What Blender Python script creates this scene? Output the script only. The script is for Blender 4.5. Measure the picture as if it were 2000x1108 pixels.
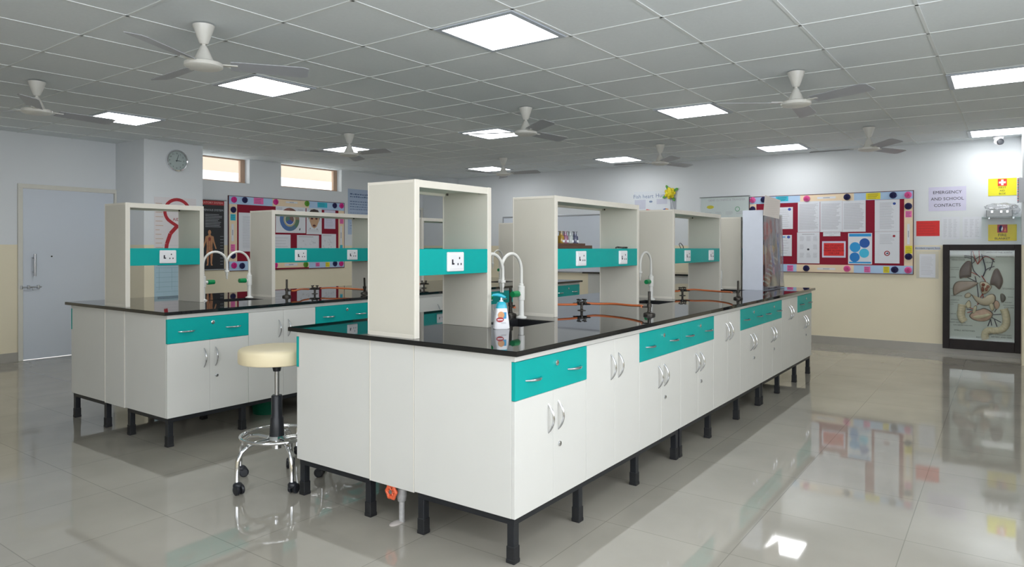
import bpy, bmesh, math, random
from mathutils import Vector, Matrix
random.seed(7)
sc = bpy.context.scene
for o in list(bpy.data.objects): bpy.data.objects.remove(o)
PI = math.pi
# ------------------------------------------------------------ camera
cam_d = bpy.data.cameras.new('camera'); cam = bpy.data.objects.new('camera', cam_d); sc.collection.objects.link(cam)
sc.camera = cam
F_PX = 1342.15
cam_d.sensor_fit = 'HORIZONTAL'; cam_d.sensor_width = 36.0; cam_d.lens = F_PX/2000*36
cam_d.shift_x = 0.0; cam_d.shift_y = -(554-487.48)/2000
cam_d.clip_start = .05; cam_d.clip_end = 100
_yaw, _pit, _rol = 0.6214, -0.0031, 0.0006
_F = Vector((math.cos(_yaw)*math.cos(_pit), math.sin(_yaw)*math.cos(_pit), math.sin(_pit)))
_R0 = Vector((math.sin(_yaw), -math.cos(_yaw), 0)); _U0 = _R0.cross(_F)
_R = _R0*math.cos(_rol) + _U0*math.sin(_rol); _U = _U0*math.cos(_rol) - _R0*math.sin(_rol)
cam.matrix_world = Matrix(((_R.x, _U.x, -_F.x, -2.3227), (_R.y, _U.y, -_F.y, -1.6485), (_R.z, _U.z, -_F.z, 1.3267), (0, 0, 0, 1)))
# ------------------------------------------------------------ world, light, exposure
world = bpy.data.worlds.new('World'); sc.world = world; world.use_nodes = True
bg = world.node_tree.nodes['Background']; bg.inputs['Color'].default_value = (.93, .95, 1, 1); bg.inputs['Strength'].default_value = 2.6
sc.view_settings.view_transform = 'Standard'; sc.view_settings.look = 'None'
sc.view_settings.gamma = 1; sc.view_settings.use_curve_mapping = False
sc.view_settings.exposure = 0.41
PANEL_STRENGTH = 10.0
def daylight(name, x, z, sx, sz, power, y, rot):
    l = bpy.data.lights.new(name, 'AREA'); l.shape = 'RECTANGLE'; l.size = sx; l.size_y = sz; l.energy = power; l.color = (.90, .92, 1)
    o = bpy.data.objects.new(name, l); sc.collection.objects.link(o); o.location = (x, y, z); o.rotation_euler = rot
    return o
FRONT_Y = -3.3
for wx in (-2.2, .1):          # daylight added to brighten, set at two made-up windows of the unseen front wall
    daylight('window_daylight', wx, 1.7, 1.9, 1.2, 33, FRONT_Y+.02, (PI/2, 0, 0))
BACK_X = -4.3
for wy in (-2.1, -.3):          # more added lamps, at two made-up windows of the wall behind the camera
    daylight('window_daylight', BACK_X+.02, 1.7, 1.9, 1.2, 21, wy, (PI/2, 0, -PI/2))
# ------------------------------------------------------------ materials
MATS = {}
def mat(name, col, rough=.5, metal=0, noise=.04, scale=12, bump=0, spec=.5, coat=0, alpha=1, trans=0, emit=0):
    if name in MATS: return MATS[name]
    m = bpy.data.materials.new(name); m.use_nodes = True; MATS[name] = m
    nt = m.node_tree; b = nt.nodes['Principled BSDF']
    b.inputs['Roughness'].default_value = rough; b.inputs['Metallic'].default_value = metal
    b.inputs['Specular IOR Level'].default_value = spec
    b.inputs['Coat Weight'].default_value = coat; b.inputs['Coat Roughness'].default_value = .08
    b.inputs['Alpha'].default_value = alpha; b.inputs['Transmission Weight'].default_value = trans
    if emit:
        b.inputs['Emission Color'].default_value = (*col, 1); b.inputs['Emission Strength'].default_value = emit
    tc = nt.nodes.new('ShaderNodeTexCoord'); n = nt.nodes.new('ShaderNodeTexNoise')
    n.inputs['Scale'].default_value = scale; n.inputs['Detail'].default_value = 3
    nt.links.new(tc.outputs['Object'], n.inputs['Vector'])
    mx = nt.nodes.new('ShaderNodeMix'); mx.data_type = 'RGBA'
    mx.inputs[6].default_value = (*[c*(1-noise) for c in col], 1); mx.inputs[7].default_value = (*[min(1, c*(1+noise)) for c in col], 1)
    nt.links.new(n.outputs['Fac'], mx.inputs[0]); nt.links.new(mx.outputs[2], b.inputs['Base Color'])
    if bump:
        bp = nt.nodes.new('ShaderNodeBump'); bp.inputs['Strength'].default_value = bump; bp.inputs['Distance'].default_value = .002
        nt.links.new(n.outputs['Fac'], bp.inputs['Height']); nt.links.new(bp.outputs['Normal'], b.inputs['Normal'])
    return m
def node(nt, t, **kw):
    n = nt.nodes.new(t)
    for k, v in kw.items(): setattr(n, k, v)
    return n
M = dict(
    cream=mat('cream_laminate', (.685, .685, .65), .38, noise=.03, scale=4),
    shelf=mat('cream_board', (.63, .605, .525), .42, noise=.03, scale=4),
    trim=mat('cream_edging', (.74, .705, .62), .35),
    teal=mat('teal_laminate', (.001, .37, .345), .4, noise=.05, scale=5, spec=.3),
    granite=mat('black_granite', (.010, .011, .013), .025, noise=.3, scale=400, spec=.62),
    black=mat('black_steel', (.012, .014, .018), .4),
    rubber=mat('black_rubber', (.012, .013, .015), .6),
    blackp=mat('black_plastic', (.013, .015, .02), .38),
    basin=mat('black_epoxy', (.008, .009, .011), .45),
    chrome=mat('chrome', (.82, .83, .85), .09, 1, noise=.02),
    pull=mat('satin_chrome', (.60, .61, .63), .2, 1),
    steel=mat('brushed_steel', (.55, .56, .58), .28, 1),
    whitep=mat('white_plastic', (.82, .82, .84), .3),
    tapw=mat('white_tap_enamel', (.76, .76, .72), .25),
    green=mat('green_plastic', (.0, .25, .075), .35),
    iron=mat('dark_brass', (.05, .045, .038), .4, .7),
    hose=mat('orange_rubber', (.60, .155, .045), .5, noise=.12),
    vinyl=mat('cream_vinyl', (.80, .70, .47), .4),
    wood=mat('brown_wood', (.11, .052, .033), .5, noise=.3, scale=25),
    fanw=mat('fan_enamel', (.70, .69, .64), .3),
    fanb=mat('fan_blade', (.40, .41, .44), .4),
    paper=mat('white_paper', (.76, .78, .83), .7, noise=.02),
    paperw=mat('warm_paper', (.74, .71, .72), .7, noise=.02),
    ink=mat('grey_ink', (.43, .43, .47), .7),
    dark=mat('black_ink', (.03, .03, .045), .6),
    felt=mat('maroon_felt', (.27, .007, .028), .9, noise=.1, scale=60),
    bluepaper=mat('blue_craft_paper', (.46, .64, .86), .75),
    peach=mat('peach_craft_paper', (.86, .70, .50), .75),
    pink=mat('pink_paper', (.90, .17, .45), .7, noise=.2, scale=60),
    magenta=mat('magenta_paper', (.78, .05, .35), .7, noise=.25, scale=80),
    navy=mat('navy_paper', (.035, .035, .13), .8, noise=.3, scale=80),
    greenpaper=mat('green_paper', (.16, .42, .05), .75, noise=.25, scale=80),
    cyan=mat('cyan_paper', (.04, .52, .68), .7),
    yellow=mat('yellow_paper', (.85, .72, .02), .6),
    lilac=mat('lilac_paper', (.68, .66, .82), .7),
    red=mat('red_paper', (.72, .03, .03), .65, noise=.1, scale=40),
    oldred=mat('brown_red_ink', (.42, .03, .03), .6),
    frame=mat('black_frame_paint', (.016, .011, .011), .5, noise=.3, spec=.3),
    alum=mat('aluminium', (.48, .50, .53), .35, .8),
    door=mat('grey_blue_door', (.66, .71, .78), .45, noise=.03, scale=2),
    doorframe=mat('ivory_door_frame', (.70, .69, .62), .4),
    rim=mat('light_rim', (.50, .55, .62), .4),
)
# two-tone painted wall: white above, cream dado below
def wall_mat():
    m = bpy.data.materials.new('two_tone_wall_paint'); m.use_nodes = True; nt = m.node_tree; b = nt.nodes['Principled BSDF']
    g = node(nt, 'ShaderNodeNewGeometry'); s = node(nt, 'ShaderNodeSeparateXYZ'); nt.links.new(g.outputs['Position'], s.inputs[0])
    gt = node(nt, 'ShaderNodeMath', operation='GREATER_THAN'); gt.inputs[1].default_value = 1.355; nt.links.new(s.outputs['Z'], gt.inputs[0])
    n = node(nt, 'ShaderNodeTexNoise'); n.inputs['Scale'].default_value = 1.2; n.inputs['Detail'].default_value = 4; nt.links.new(g.outputs['Position'], n.inputs['Vector'])
    mx = node(nt, 'ShaderNodeMix', data_type='RGBA'); mx.inputs[6].default_value = (.88, .80, .60, 1); mx.inputs[7].default_value = (.78, .81, .83, 1)
    nt.links.new(gt.outputs[0], mx.inputs[0])
    hs = node(nt, 'ShaderNodeMix', data_type='RGBA', blend_type='MULTIPLY'); hs.inputs[0].default_value = .10
    nt.links.new(mx.outputs[2], hs.inputs[6]); nt.links.new(n.outputs['Fac'], hs.inputs[7]); nt.links.new(hs.outputs[2], b.inputs['Base Color'])
    b.inputs['Roughness'].default_value = .55
    return m
M['wall'] = wall_mat()
def floor_mat():
    m = bpy.data.materials.new('polished_floor_tile'); m.use_nodes = True; nt = m.node_tree; b = nt.nodes['Principled BSDF']
    g = node(nt, 'ShaderNodeNewGeometry'); mp = node(nt, 'ShaderNodeMapping'); mp.inputs['Location'].default_value = (-.04, .686, 0)
    nt.links.new(g.outputs['Position'], mp.inputs['Vector'])
    br = node(nt, 'ShaderNodeTexBrick'); br.offset = 0; br.squash = 1
    br.inputs['Scale'].default_value = 1; br.inputs['Brick Width'].default_value = .6; br.inputs['Row Height'].default_value = .6
    br.inputs['Mortar Size'].default_value = .0022; br.inputs['Mortar Smooth'].default_value = .2; br.inputs['Bias'].default_value = 0
    br.inputs['Color1'].default_value = (.345, .325, .28, 1); br.inputs['Color2'].default_value = (.365, .345, .295, 1); br.inputs['Mortar'].default_value = (.25, .235, .20, 1)
    nt.links.new(mp.outputs[0], br.inputs['Vector'])
    n = node(nt, 'ShaderNodeTexNoise'); n.inputs['Scale'].default_value = 2.2; n.inputs['Detail'].default_value = 5; nt.links.new(g.outputs['Position'], n.inputs['Vector'])
    mx = node(nt, 'ShaderNodeMix', data_type='RGBA', blend_type='OVERLAY'); mx.inputs[0].default_value = .18
    nt.links.new(br.outputs['Color'], mx.inputs[6]); nt.links.new(n.outputs['Fac'], mx.inputs[7]); nt.links.new(mx.outputs[2], b.inputs['Base Color'])
    rr = node(nt, 'ShaderNodeMapRange'); rr.inputs[3].default_value = .02; rr.inputs[4].default_value = .06
    nt.links.new(n.outputs['Fac'], rr.inputs[0]); nt.links.new(rr.outputs[0], b.inputs['Roughness'])
    b.inputs['Specular IOR Level'].default_value = .9
    return m
M['floor'] = floor_mat()
M['ceiling'] = mat('mineral_ceiling_tile', (.76, .805, .825), .85, noise=.04, scale=60, bump=.2)
M['tbar'] = mat('ceiling_tee_bar', (.76, .79, .79), .75)
M['skirt'] = mat('grey_skirting_tile', (.41, .39, .345), .3)
M['panel'] = mat('led_diffuser', (.97, .985, 1.0), .5, noise=0, emit=PANEL_STRENGTH)
def glass_mat(name, col, fac, rough=.02):
    m = bpy.data.materials.new(name); m.use_nodes = True; nt = m.node_tree
    nt.nodes.remove(nt.nodes['Principled BSDF']); out = nt.nodes['Material Output']
    t = node(nt, 'ShaderNodeBsdfTransparent'); t.inputs[0].default_value = (*col, 1)
    gl = node(nt, 'ShaderNodeBsdfGlossy'); gl.inputs['Roughness'].default_value = rough
    lw = node(nt, 'ShaderNodeLayerWeight'); lw.inputs[0].default_value = .5      # Schlick reflectance from the facing angle
    pw = node(nt, 'ShaderNodeMath', operation='POWER'); pw.inputs[1].default_value = 4; nt.links.new(lw.outputs['Facing'], pw.inputs[0])
    ad = node(nt, 'ShaderNodeMath', operation='MULTIPLY_ADD', use_clamp=True); ad.inputs[1].default_value = .9*fac; ad.inputs[2].default_value = .045*fac; nt.links.new(pw.outputs[0], ad.inputs[0])
    mx = node(nt, 'ShaderNodeMixShader'); nt.links.new(ad.outputs[0], mx.inputs[0]); nt.links.new(t.outputs[0], mx.inputs[1]); nt.links.new(gl.outputs[0], mx.inputs[2])
    nt.links.new(mx.outputs[0], out.inputs[0]); return m
M['glass'] = glass_mat('clear_glass', (.95, .97, .96), .55)
M['greenglass'] = glass_mat('shelf_glass', (.55, .72, .68), 1.5)
def plastic_film():
    m = glass_mat('clear_plastic_film', (.90, .90, .91), 1.4, .14); nt = m.node_tree
    n = node(nt, 'ShaderNodeTexNoise'); n.inputs['Scale'].default_value = 6; n.inputs['Detail'].default_value = 1; n.inputs['Distortion'].default_value = 1.0
    tc = node(nt, 'ShaderNodeTexCoord'); mp = node(nt, 'ShaderNodeMapping'); mp.inputs['Scale'].default_value = (2.2, 1, .5)
    nt.links.new(tc.outputs['Object'], mp.inputs[0]); nt.links.new(mp.outputs[0], n.inputs['Vector'])
    b = node(nt, 'ShaderNodeBump'); b.inputs['Strength'].default_value = .5; b.inputs['Distance'].default_value = .006; nt.links.new(n.outputs['Fac'], b.inputs['Height'])
    for q in nt.nodes:
        if q.type in ('BSDF_GLOSSY', 'LAYER_WEIGHT'): nt.links.new(b.outputs['Normal'], q.inputs['Normal'])
    return m
M['film'] = plastic_film()
# ------------------------------------------------------------ mesh helpers
class MB:
    def __init__(s): s.bm = bmesh.new()
    def box(s, x0, y0, z0, x1, y1, z1, bev=0, seg=2):
        r = bmesh.ops.create_cube(s.bm, size=1); vs = r['verts']
        for v in vs:
            v.co = Vector(((x0+x1)/2+v.co.x*(x1-x0), (y0+y1)/2+v.co.y*(y1-y0), (z0+z1)/2+v.co.z*(z1-z0)))
        if bev:
            es = list({e for v in vs for e in v.link_edges})
            bmesh.ops.bevel(s.bm, geom=es, offset=bev, segments=seg, affect='EDGES', profile=.5)
        return s
    def prism(s, pts, y0, y1, axis='y'):           # polygon in the x-z plane given a thickness along y
        mk = (lambda a, b, t: (a, t, b)) if axis == 'y' else ((lambda a, b, t: (a, b, t)) if axis == 'z' else (lambda a, b, t: (t, a, b)))
        A = [s.bm.verts.new(mk(a, b, y0)) for a, b in pts]; B = [s.bm.verts.new(mk(a, b, y1)) for a, b in pts]
        fs = [s.bm.faces.new(A), s.bm.faces.new(B[::-1])]; n = len(pts)
        for i in range(n): fs.append(s.bm.faces.new((A[i], B[i], B[(i+1) % n], A[(i+1) % n])))
        bmesh.ops.recalc_face_normals(s.bm, faces=fs); return s
    def disc(s, cx, cz, rx, rz, y0, y1, seg=24):
        return s.prism([(cx+rx*math.cos(2*PI*i/seg), cz+rz*math.sin(2*PI*i/seg)) for i in range(seg)], y0, y1)
    def ring(s, cx, cz, r0, r1, y0, y1, a0=0, a1=360, seg=32):
        n = max(3, int(seg*(a1-a0)/360)); P = []
        for i in range(n):
            a = math.radians(a0+(a1-a0)*i/n); b = math.radians(a0+(a1-a0)*(i+1)/n)
            s.prism([(cx+r0*math.cos(a), cz+r0*math.sin(a)), (cx+r1*math.cos(a), cz+r1*math.sin(a)), (cx+r1*math.cos(b), cz+r1*math.sin(b)), (cx+r0*math.cos(b), cz+r0*math.sin(b))], y0, y1)
        return s
    def lathe(s, prof, c=(0, 0, 0), seg=24, axis='z', cap=True):
        rings = []
        def P(r, h, a):
            x, y = r*math.cos(a), r*math.sin(a)
            v = {'z': (x, y, h), 'y': (x, h, y), 'x': (h, x, y)}[axis]
            return (c[0]+v[0], c[1]+v[1], c[2]+v[2])
        fs = []
        for r, h in prof:
            rings.append([s.bm.verts.new(P(r, h, 0))] if r < 1e-6 else [s.bm.verts.new(P(r, h, 2*PI*i/seg)) for i in range(seg)])
        for a, b in zip(rings, rings[1:]):
            for i in range(seg):
                q = [a[i % len(a)], a[(i+1) % len(a)], b[(i+1) % len(b)], b[i % len(b)]]
                u = []
                for v in q:
                    if v not in u: u.append(v)
                if len(u) > 2: fs.append(s.bm.faces.new(u))
        for k, ringv in ((0, rings[0]), (-1, rings[-1])):
            if len(ringv) > 1 and cap: fs.append(s.bm.faces.new(ringv))
        bmesh.ops.recalc_face_normals(s.bm, faces=fs)
        for f in fs: f.smooth = True
        return s
    def tube(s, pts, r, seg=10, closed=False):
        P = [Vector(p) for p in pts]; n = len(P); rings = []; fs = []; up = None
        rr = r if isinstance(r, (list, tuple)) else [r]*n
        for i in range(n):
            if closed: t = (P[(i+1) % n]-P[i-1]).normalized()
            else: t = (P[min(i+1, n-1)]-P[max(i-1, 0)]).normalized()
            if up is None: up = Vector((0, 0, 1)) if abs(t.z) < .9 else Vector((1, 0, 0))
            a = (up - t*up.dot(t)).normalized(); b = t.cross(a); up = a
            rings.append([s.bm.verts.new(P[i]+(a*math.cos(2*PI*k/seg)+b*math.sin(2*PI*k/seg))*rr[i]) for k in range(seg)])
        for i in range(n if closed else n-1):
            A, B = rings[i], rings[(i+1) % n]
            for k in range(seg): fs.append(s.bm.faces.new((A[k], A[(k+1) % seg], B[(k+1) % seg], B[k])))
        if not closed: fs += [s.bm.faces.new(rings[0][::-1]), s.bm.faces.new(rings[-1])]
        bmesh.ops.recalc_face_normals(s.bm, faces=fs)
        for f in fs: f.smooth = len(f.verts) == 4
        return s
    def blob(s, c, r, seg=20, rot=None, fn=None):
        g = bmesh.ops.create_uvsphere(s.bm, u_segments=seg, v_segments=seg//2+2, radius=1)['verts']
        for v in g:
            p = v.co.copy()
            if fn: p = fn(p)
            p = Vector((p.x*r[0], p.y*r[1], p.z*r[2]))
            if rot: p = rot @ p
            v.co = p + Vector(c)
        for f in {f for v in g for f in v.link_faces}: f.smooth = True
        return s
    def build(s, name, m, parent=None, loc=None, rotz=0, smooth=False):
        for e in s.bm.edges:
            if len(e.link_faces) == 2 and e.calc_face_angle(0) > .75: e.smooth = False
        me = bpy.data.meshes.new(name); s.bm.to_mesh(me); s.bm.free(); me.materials.append(m)
        return link(name, me, parent, loc, rotz)
def link(name, me, parent=None, loc=None, rotz=0):
    o = bpy.data.objects.new(name, me); sc.collection.objects.link(o)
    if parent: o.parent = parent
    if loc: o.location = loc
    if rotz: o.rotation_euler = (0, 0, rotz)
    return o
def tag(o, label, cat, group=None):
    o['label'] = label; o['category'] = cat
    if group: o['group'] = group
    return o
def thing(name, label, cat, loc=(0, 0, 0), rotz=0, group=None):
    o = bpy.data.objects.new(name, None); sc.collection.objects.link(o); o.empty_display_size = .05
    o.location = loc; o.rotation_euler = (0, 0, rotz); return tag(o, label, cat, group)
def struct(name, mb, m, parent=None):
    o = mb.build(name, m, parent)
    if not parent: o['kind'] = 'structure'
    return o
KIDS = {}
def copy_tree(o, parent=None):
    c = o.copy(); sc.collection.objects.link(c)
    if parent: c.parent = parent
    for ch in [q for q in sc.collection.objects if q.parent == o]: copy_tree(ch, c)
    return c
def dup(o, loc, rotz, label, group=None):
    c = copy_tree(o); c.location = loc; c.rotation_euler = (0, 0, rotz); c['label'] = label
    if group: c['group'] = group
    return c
def text_mesh(txt, size, m, align='CENTER', depth=.0006, bold=0):
    cu = bpy.data.curves.new('lettering', 'FONT'); cu.body = txt; cu.size = size; cu.align_x = align; cu.align_y = 'CENTER'
    cu.extrude = depth; cu.resolution_u = 2; cu.offset = bold
    o = bpy.data.objects.new('lettering', cu); sc.collection.objects.link(o)
    dg = bpy.context.evaluated_depsgraph_get(); dg.update()
    me = bpy.data.meshes.new_from_object(o.evaluated_get(dg)); bpy.data.objects.remove(o); bpy.data.curves.remove(cu)
    me.materials.clear(); me.materials.append(m); me.name = 'lettering'
    me.transform(Matrix.Rotation(PI/2, 4, 'X')); return me
def texts(name, items, m, parent, y):               # each line of lettering is a mesh of its own on the plane y
    for t, x, z, size, *r in items:
        al = r[0] if r else 'CENTER'; bold = r[1] if len(r) > 1 else 0; ang = r[2] if len(r) > 2 else 0
        me = text_mesh(t, size, m, al, bold=0); me.transform(Matrix.Translation((x, y, z)) @ Matrix.Rotation(-math.radians(ang), 4, 'Y')); link(name, me, parent)
def lines(mb, x0, z0, x1, z1, n, y, th=.0022, ragged=.25, rnd=random):      # greeked rows of small print
    for i in range(n):
        z = z1-(i+.5)*(z1-z0)/n; e = x1-(x1-x0)*rnd.random()*ragged
        mb.box(x0, y-.0004, z-th/2, e, y+.0001, z+th/2)
    return mb
# ------------------------------------------------------------ the setting
RX, LY = 7.92, 7.65            # right wall plane, left wall plane
CZ = 2.65
BX = BACK_X
def wall_y(name, y0, y1, x0, x1, z0, z1, holes):     # wall along x with rectangular openings
    mb = MB(); xs = sorted({x0, x1, *[h[0] for h in holes], *[h[2] for h in holes]})
    for a, b in zip(xs, xs[1:]):
        hh = sorted([(h[1], h[3]) for h in holes if h[0] <= a+1e-6 and h[2] >= b-1e-6]); z = z0
        for p, q in hh:
            if p > z+1e-6: mb.box(a, y0, z, b, y1, p)
            z = q
        if z < z1-1e-6: mb.box(a, y0, z, b, y1, z1)
    return struct(name, mb, M['wall'])
struct('floor', MB().box(BX-.2, FRONT_Y-.2, -.12, RX+.2, LY+.2, 0), M['floor'])
struct('ceiling', MB().box(BX-.2, FRONT_Y-.2, CZ+.008, RX+.2, LY+.2, CZ+.12), M['ceiling'])
W1 = (2.60, 2.29, 3.83, CZ+.008); W2 = (4.39, 2.285, 5.61, CZ+.008); D1 = (.815, 0, 1.93, 2.065); D2 = (6.62, 0, 7.63, 2.10)
wall_y('wall_left', LY, LY+.22, BX-.2, RX+.2, 0, CZ+.008, [W1, W2, D1, D2])
struct('wall_right', MB().box(RX, FRONT_Y-.2, 0, RX+.2, LY+.22, CZ+.008), M['wall'])
BW = [(wy-.95, 1.1, wy+.95, 2.3) for wy in (-2.1, -.3)]  # openings added in the unseen back wall for the fill lamps
bwm = MB(); ycur = FRONT_Y-.2
for a, b, c, d in BW:
    bwm.box(BX-.2, ycur, 0, BX, a, CZ+.008); bwm.box(BX-.2, a, 0, BX, c, b); bwm.box(BX-.2, a, d, BX, c, CZ+.008); ycur = c
bwm.box(BX-.2, ycur, 0, BX, LY+.22, CZ+.008)
struct('wall_back', bwm, M['wall'])
FW = [(wx-.95, 1.05, wx+.95, 2.3) for wx in (-2.2, .1)]  # openings added in the unseen front wall for the fill lamps
wall_y('wall_front', FRONT_Y-.2, FRONT_Y, BX, RX, 0, CZ+.008, FW)
struct('wall_pier', MB().box(1.90, 6.92, 0, 2.66, LY, CZ+.008, .004), M['wall'])
struct('wall_corner', MB().box(7.64, 6.97, 0, RX, LY, CZ+.008), M['wall'])
struct('wall_column', MB().box(7.3, -2.5, 0, RX, -1.815, CZ+.008), M['wall'])
sk = MB(); sk.box(RX-.014, FRONT_Y, 0, RX, -2.5, .105); sk.box(RX-.014, -1.815, 0, RX, 6.97, .105)
struct('baseboard_right', sk, M['skirt'])
sk = MB(); sk.box(BX, LY-.014, 0, .815, LY, .105); sk.box(2.66, LY-.014, 0, 6.62, LY, .105)
struct('baseboard_left', sk, M['skirt'])
sk = MB(); sk.box(1.886, 6.906, 0, 2.674, 6.92, .105); sk.box(1.886, 6.92, 0, 1.90, LY, .105)
struct('baseboard_pier', sk, M['skirt'])
# ceiling tee grid (slightly skewed grid as it hangs in the room)
def GR(i, j): return (.8393+.6106*i+.0021*j-.0038*i*j-.045, .6275-.0135*i+.6086*j-.0023*i*j-.045)
tb = MB()
def tee(p, q):
    d = Vector((q[0]-p[0], q[1]-p[1], 0)); n = Vector((-d.y, d.x, 0)).normalized()*.009
    vs = [(p[0]+n.x, p[1]+n.y), (p[0]-n.x, p[1]-n.y), (q[0]-n.x, q[1]-n.y), (q[0]+n.x, q[1]+n.y)]
    tb.prism(vs, CZ+.004, CZ+.0085, 'z')
def clip(p, q):
    t0, t1 = 0, 1; d = (q[0]-p[0], q[1]-p[1])
    for a, lo, hi in ((0, BX, RX), (1, FRONT_Y, LY)):
        if abs(d[a]) < 1e-9:
            if not lo <= p[a] <= hi: return None
            continue
        u, v = sorted(((lo-p[a])/d[a], (hi-p[a])/d[a])); t0, t1 = max(t0, u), min(t1, v)
    if t0 >= t1: return None
    return (p[0]+d[0]*t0, p[1]+d[1]*t0), (p[0]+d[0]*t1, p[1]+d[1]*t1)
for i in range(-12, 18):
    c = clip(GR(i, -14), GR(i, 18))
    if c: tee(*c)
for j in range(-14, 18):
    c = clip(GR(-14, j), GR(20, j))
    if c: tee(*c)
struct('trim_1', tb, M['tbar'])
# door in the left wall
def door(name, x0, x1, ztop, fr, hinge_hw=True):
    d = MB()
    d.box(x0, LY-.025, 0, x0+fr, LY+.10, ztop-fr, .004); d.box(x1-fr, LY-.025, 0, x1, LY+.10, ztop-fr, .004); d.box(x0, LY-.025, ztop-fr, x1, LY+.10, ztop, .004)
    f = struct(name, d, M['doorframe'])
    MB().box(x0+fr+.003, LY+.005, .006, x1-fr-.003, LY+.045, ztop-fr-.003, .002).build('door_leaf', M['door'], f)
    return f
d1 = door('door_1', .815, 1.93, 2.065, .05)
h = MB(); hx = .975
h.tube([(hx, LY-.055, .985), (hx, LY-.055, 1.245)], .012)
h.tube([(hx, LY-.055, 1.03), (hx, LY+.006, 1.03)], .008).tube([(hx, LY-.055, 1.20), (hx, LY+.006, 1.20)], .008)
h.build('door_handle', M['steel'], d1)
h = MB(); h.tube([(.84, LY-.035, .857), (1.05, LY-.035, .857)], .007)
for x in (.845, .92, 1.02): h.box(x-.008, LY-.045, .835, x+.008, LY+.006, .88, .003)
h.tube([(.955, LY-.035, .857), (.955, LY-.05, .82)], .005); h.build('door_bolt', M['steel'], d1)
h = MB(); h.lathe([(.009, 0), (.009, -.006), (0, -.007)], (1.17, LY+.006, 1.215), 12, 'y'); h.build('peephole', M['iron'], d1)
d2 = door('door_2', 6.62, 7.63, 2.10, .045)
h = MB(); h.tube([(7.54, LY-.04, 1.35), (7.54, LY-.04, 1.6)], .01).tube([(7.54, LY-.04, 1.4), (7.54, LY+.006, 1.4)], .006).tube([(7.54, LY-.04, 1.55), (7.54, LY+.006, 1.55)], .006); h.build('door_handle', M['steel'], d2)
# clerestory windows
M['winframe'] = mat('tan_window_frame', (.50, .34, .24), .45)
M['sill'] = mat('white_sill', (.72, .74, .74), .5)
def window(name, W, y):
    x0, z0, x1, z1 = W; s = 1 if y > 0 else -1; y0 = y+.12*s; t = .04; d = MB()
    ya, yb = sorted((y0, y0+.05*s))
    d.box(x0, ya, z0, x0+t, yb, z1); d.box(x1-.075, ya, z0, x1, yb, z1); d.box(x0+t, ya, z0, x1-.075, yb, z0+.025); d.box(x0+t, ya, z1-.02, x1-.075, yb, z1)
    f = struct(name, d, M['winframe'])
    MB().box(x0+t-.002, (ya+yb)/2-.003, z0+.023, x1-.073, (ya+yb)/2+.003, z1-.018).build('window_pane', M['glass'], f)
window('window_1', W1, LY); window('window_2', W2, LY)
for k, W in enumerate(FW): window('window_%d' % (k+3), W, FRONT_Y)  # unseen front windows, made up to carry the added lamps
for k, (a, b, c, d) in enumerate(BW):  # unseen windows behind the camera, made up to bring in light
    e = MB(); x = BX-.14
    e.box(x-.05, a, b, x, a+.04, d); e.box(x-.05, c-.04, b, x, c, d); e.box(x-.05, a+.04, b, x, c-.04, b+.04); e.box(x-.05, a+.04, d-.04, x, c-.04, d)
    f = struct('window_%d' % (k+6), e, M['winframe']); MB().box(x-.028, a+.038, b+.038, x-.022, c-.038, d-.038).build('window_pane', M['glass'], f)
# neighbouring building outside the clerestory windows
M['outside'] = mat('peach_render', (.47, .37, .29), .8); M['ledge'] = mat('white_ledge', (.82, .82, .80), .7)
nb = thing('neighbouring_building', 'pale peach building with white ledge seen through the high windows', 'building', (6.5, 11, 0))
MB().box(-6, 0, -1, 9, .3, 6).build('wall', M['outside'], nb); MB().box(-6, -.25, -1, 9, 0, 2.80).build('ledge', M['ledge'], nb)
# ------------------------------------------------------------ lights and fans
lt = thing('ceiling_light', '', 'light', group='square led panels in the ceiling')
f = MB(); w = .292; q = .257
f.box(-w, -w, -.002, w, -q, .006); f.box(-w, q, -.002, w, w, .006); f.box(-w, -q, -.002, -q, q, .006); f.box(q, -q, -.002, w, q, .006)
f.build('frame', M['rim'], lt); MB().box(-q, -q, -.0012, q, q, .005).build('diffuser', M['panel'], lt)
LL = [((0, 0), 'large square led panel at the top of the photo, nearest in view'),
      ((0, 4), 'square led panel between the two left ceiling fans, right of the pair'), ((0, 8), 'square led panel above the wall clock, furthest left of all'),
      ((5, -4), 'square led panel cut by the right edge of the photo, larger one'), ((5, 0), 'square led panel left of the big fan over the right aisle'),
      ((5, 4), 'square led panel beside the middle ceiling fan over the front bench'), ((5, 8), 'square led panel partly hidden behind a fan above the left board'),
      ((10, -4), 'square led panel above the security camera at the right edge'), ((10, 0), 'square led panel left of the small far fan above the right notice board'),
      ((10, 4), 'square led panel left of the fan above the yellow paper flower'), ((10, 8), 'small far square led panel behind the fan near the back corner')]
HID = [(-5, -4), (-5, 0), (0, -4)]  # ceiling panels out of view, added to raise the light level
first = True
for (i, j), lab in LL+[(q, 'unseen square led panel added to brighten the room') for q in HID]:
    x = .8393+.6106*i+.0021*j-.0038*i*j+.257; y = .6275-.0135*i+.6086*j-.0023*i*j+.257
    if y < FRONT_Y+.3 or x < BX+.3: continue
    if first: lt.location = (x, y, CZ); lt['label'] = lab; first = False
    else: dup(lt, (x, y, CZ), 0, lab, 'square led panels in the ceiling')
fan = thing('ceiling_fan', '', 'fan', group='white ceiling fans')
MB().lathe([(.001, 0), (.062, 0), (.060, -.012), (.026, -.105), (.020, -.112), (.001, -.112)]).build('canopy', M['fanw'], fan)
MB().lathe([(.012, -.10), (.012, -.17)]).build('downrod', M['fanw'], fan)
MB().lathe([(.001, -.125), (.018, -.125), (.024, -.135), (.055, -.205), (.058, -.222), (.001, -.222)]).build('cover', M['fanw'], fan)
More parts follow.
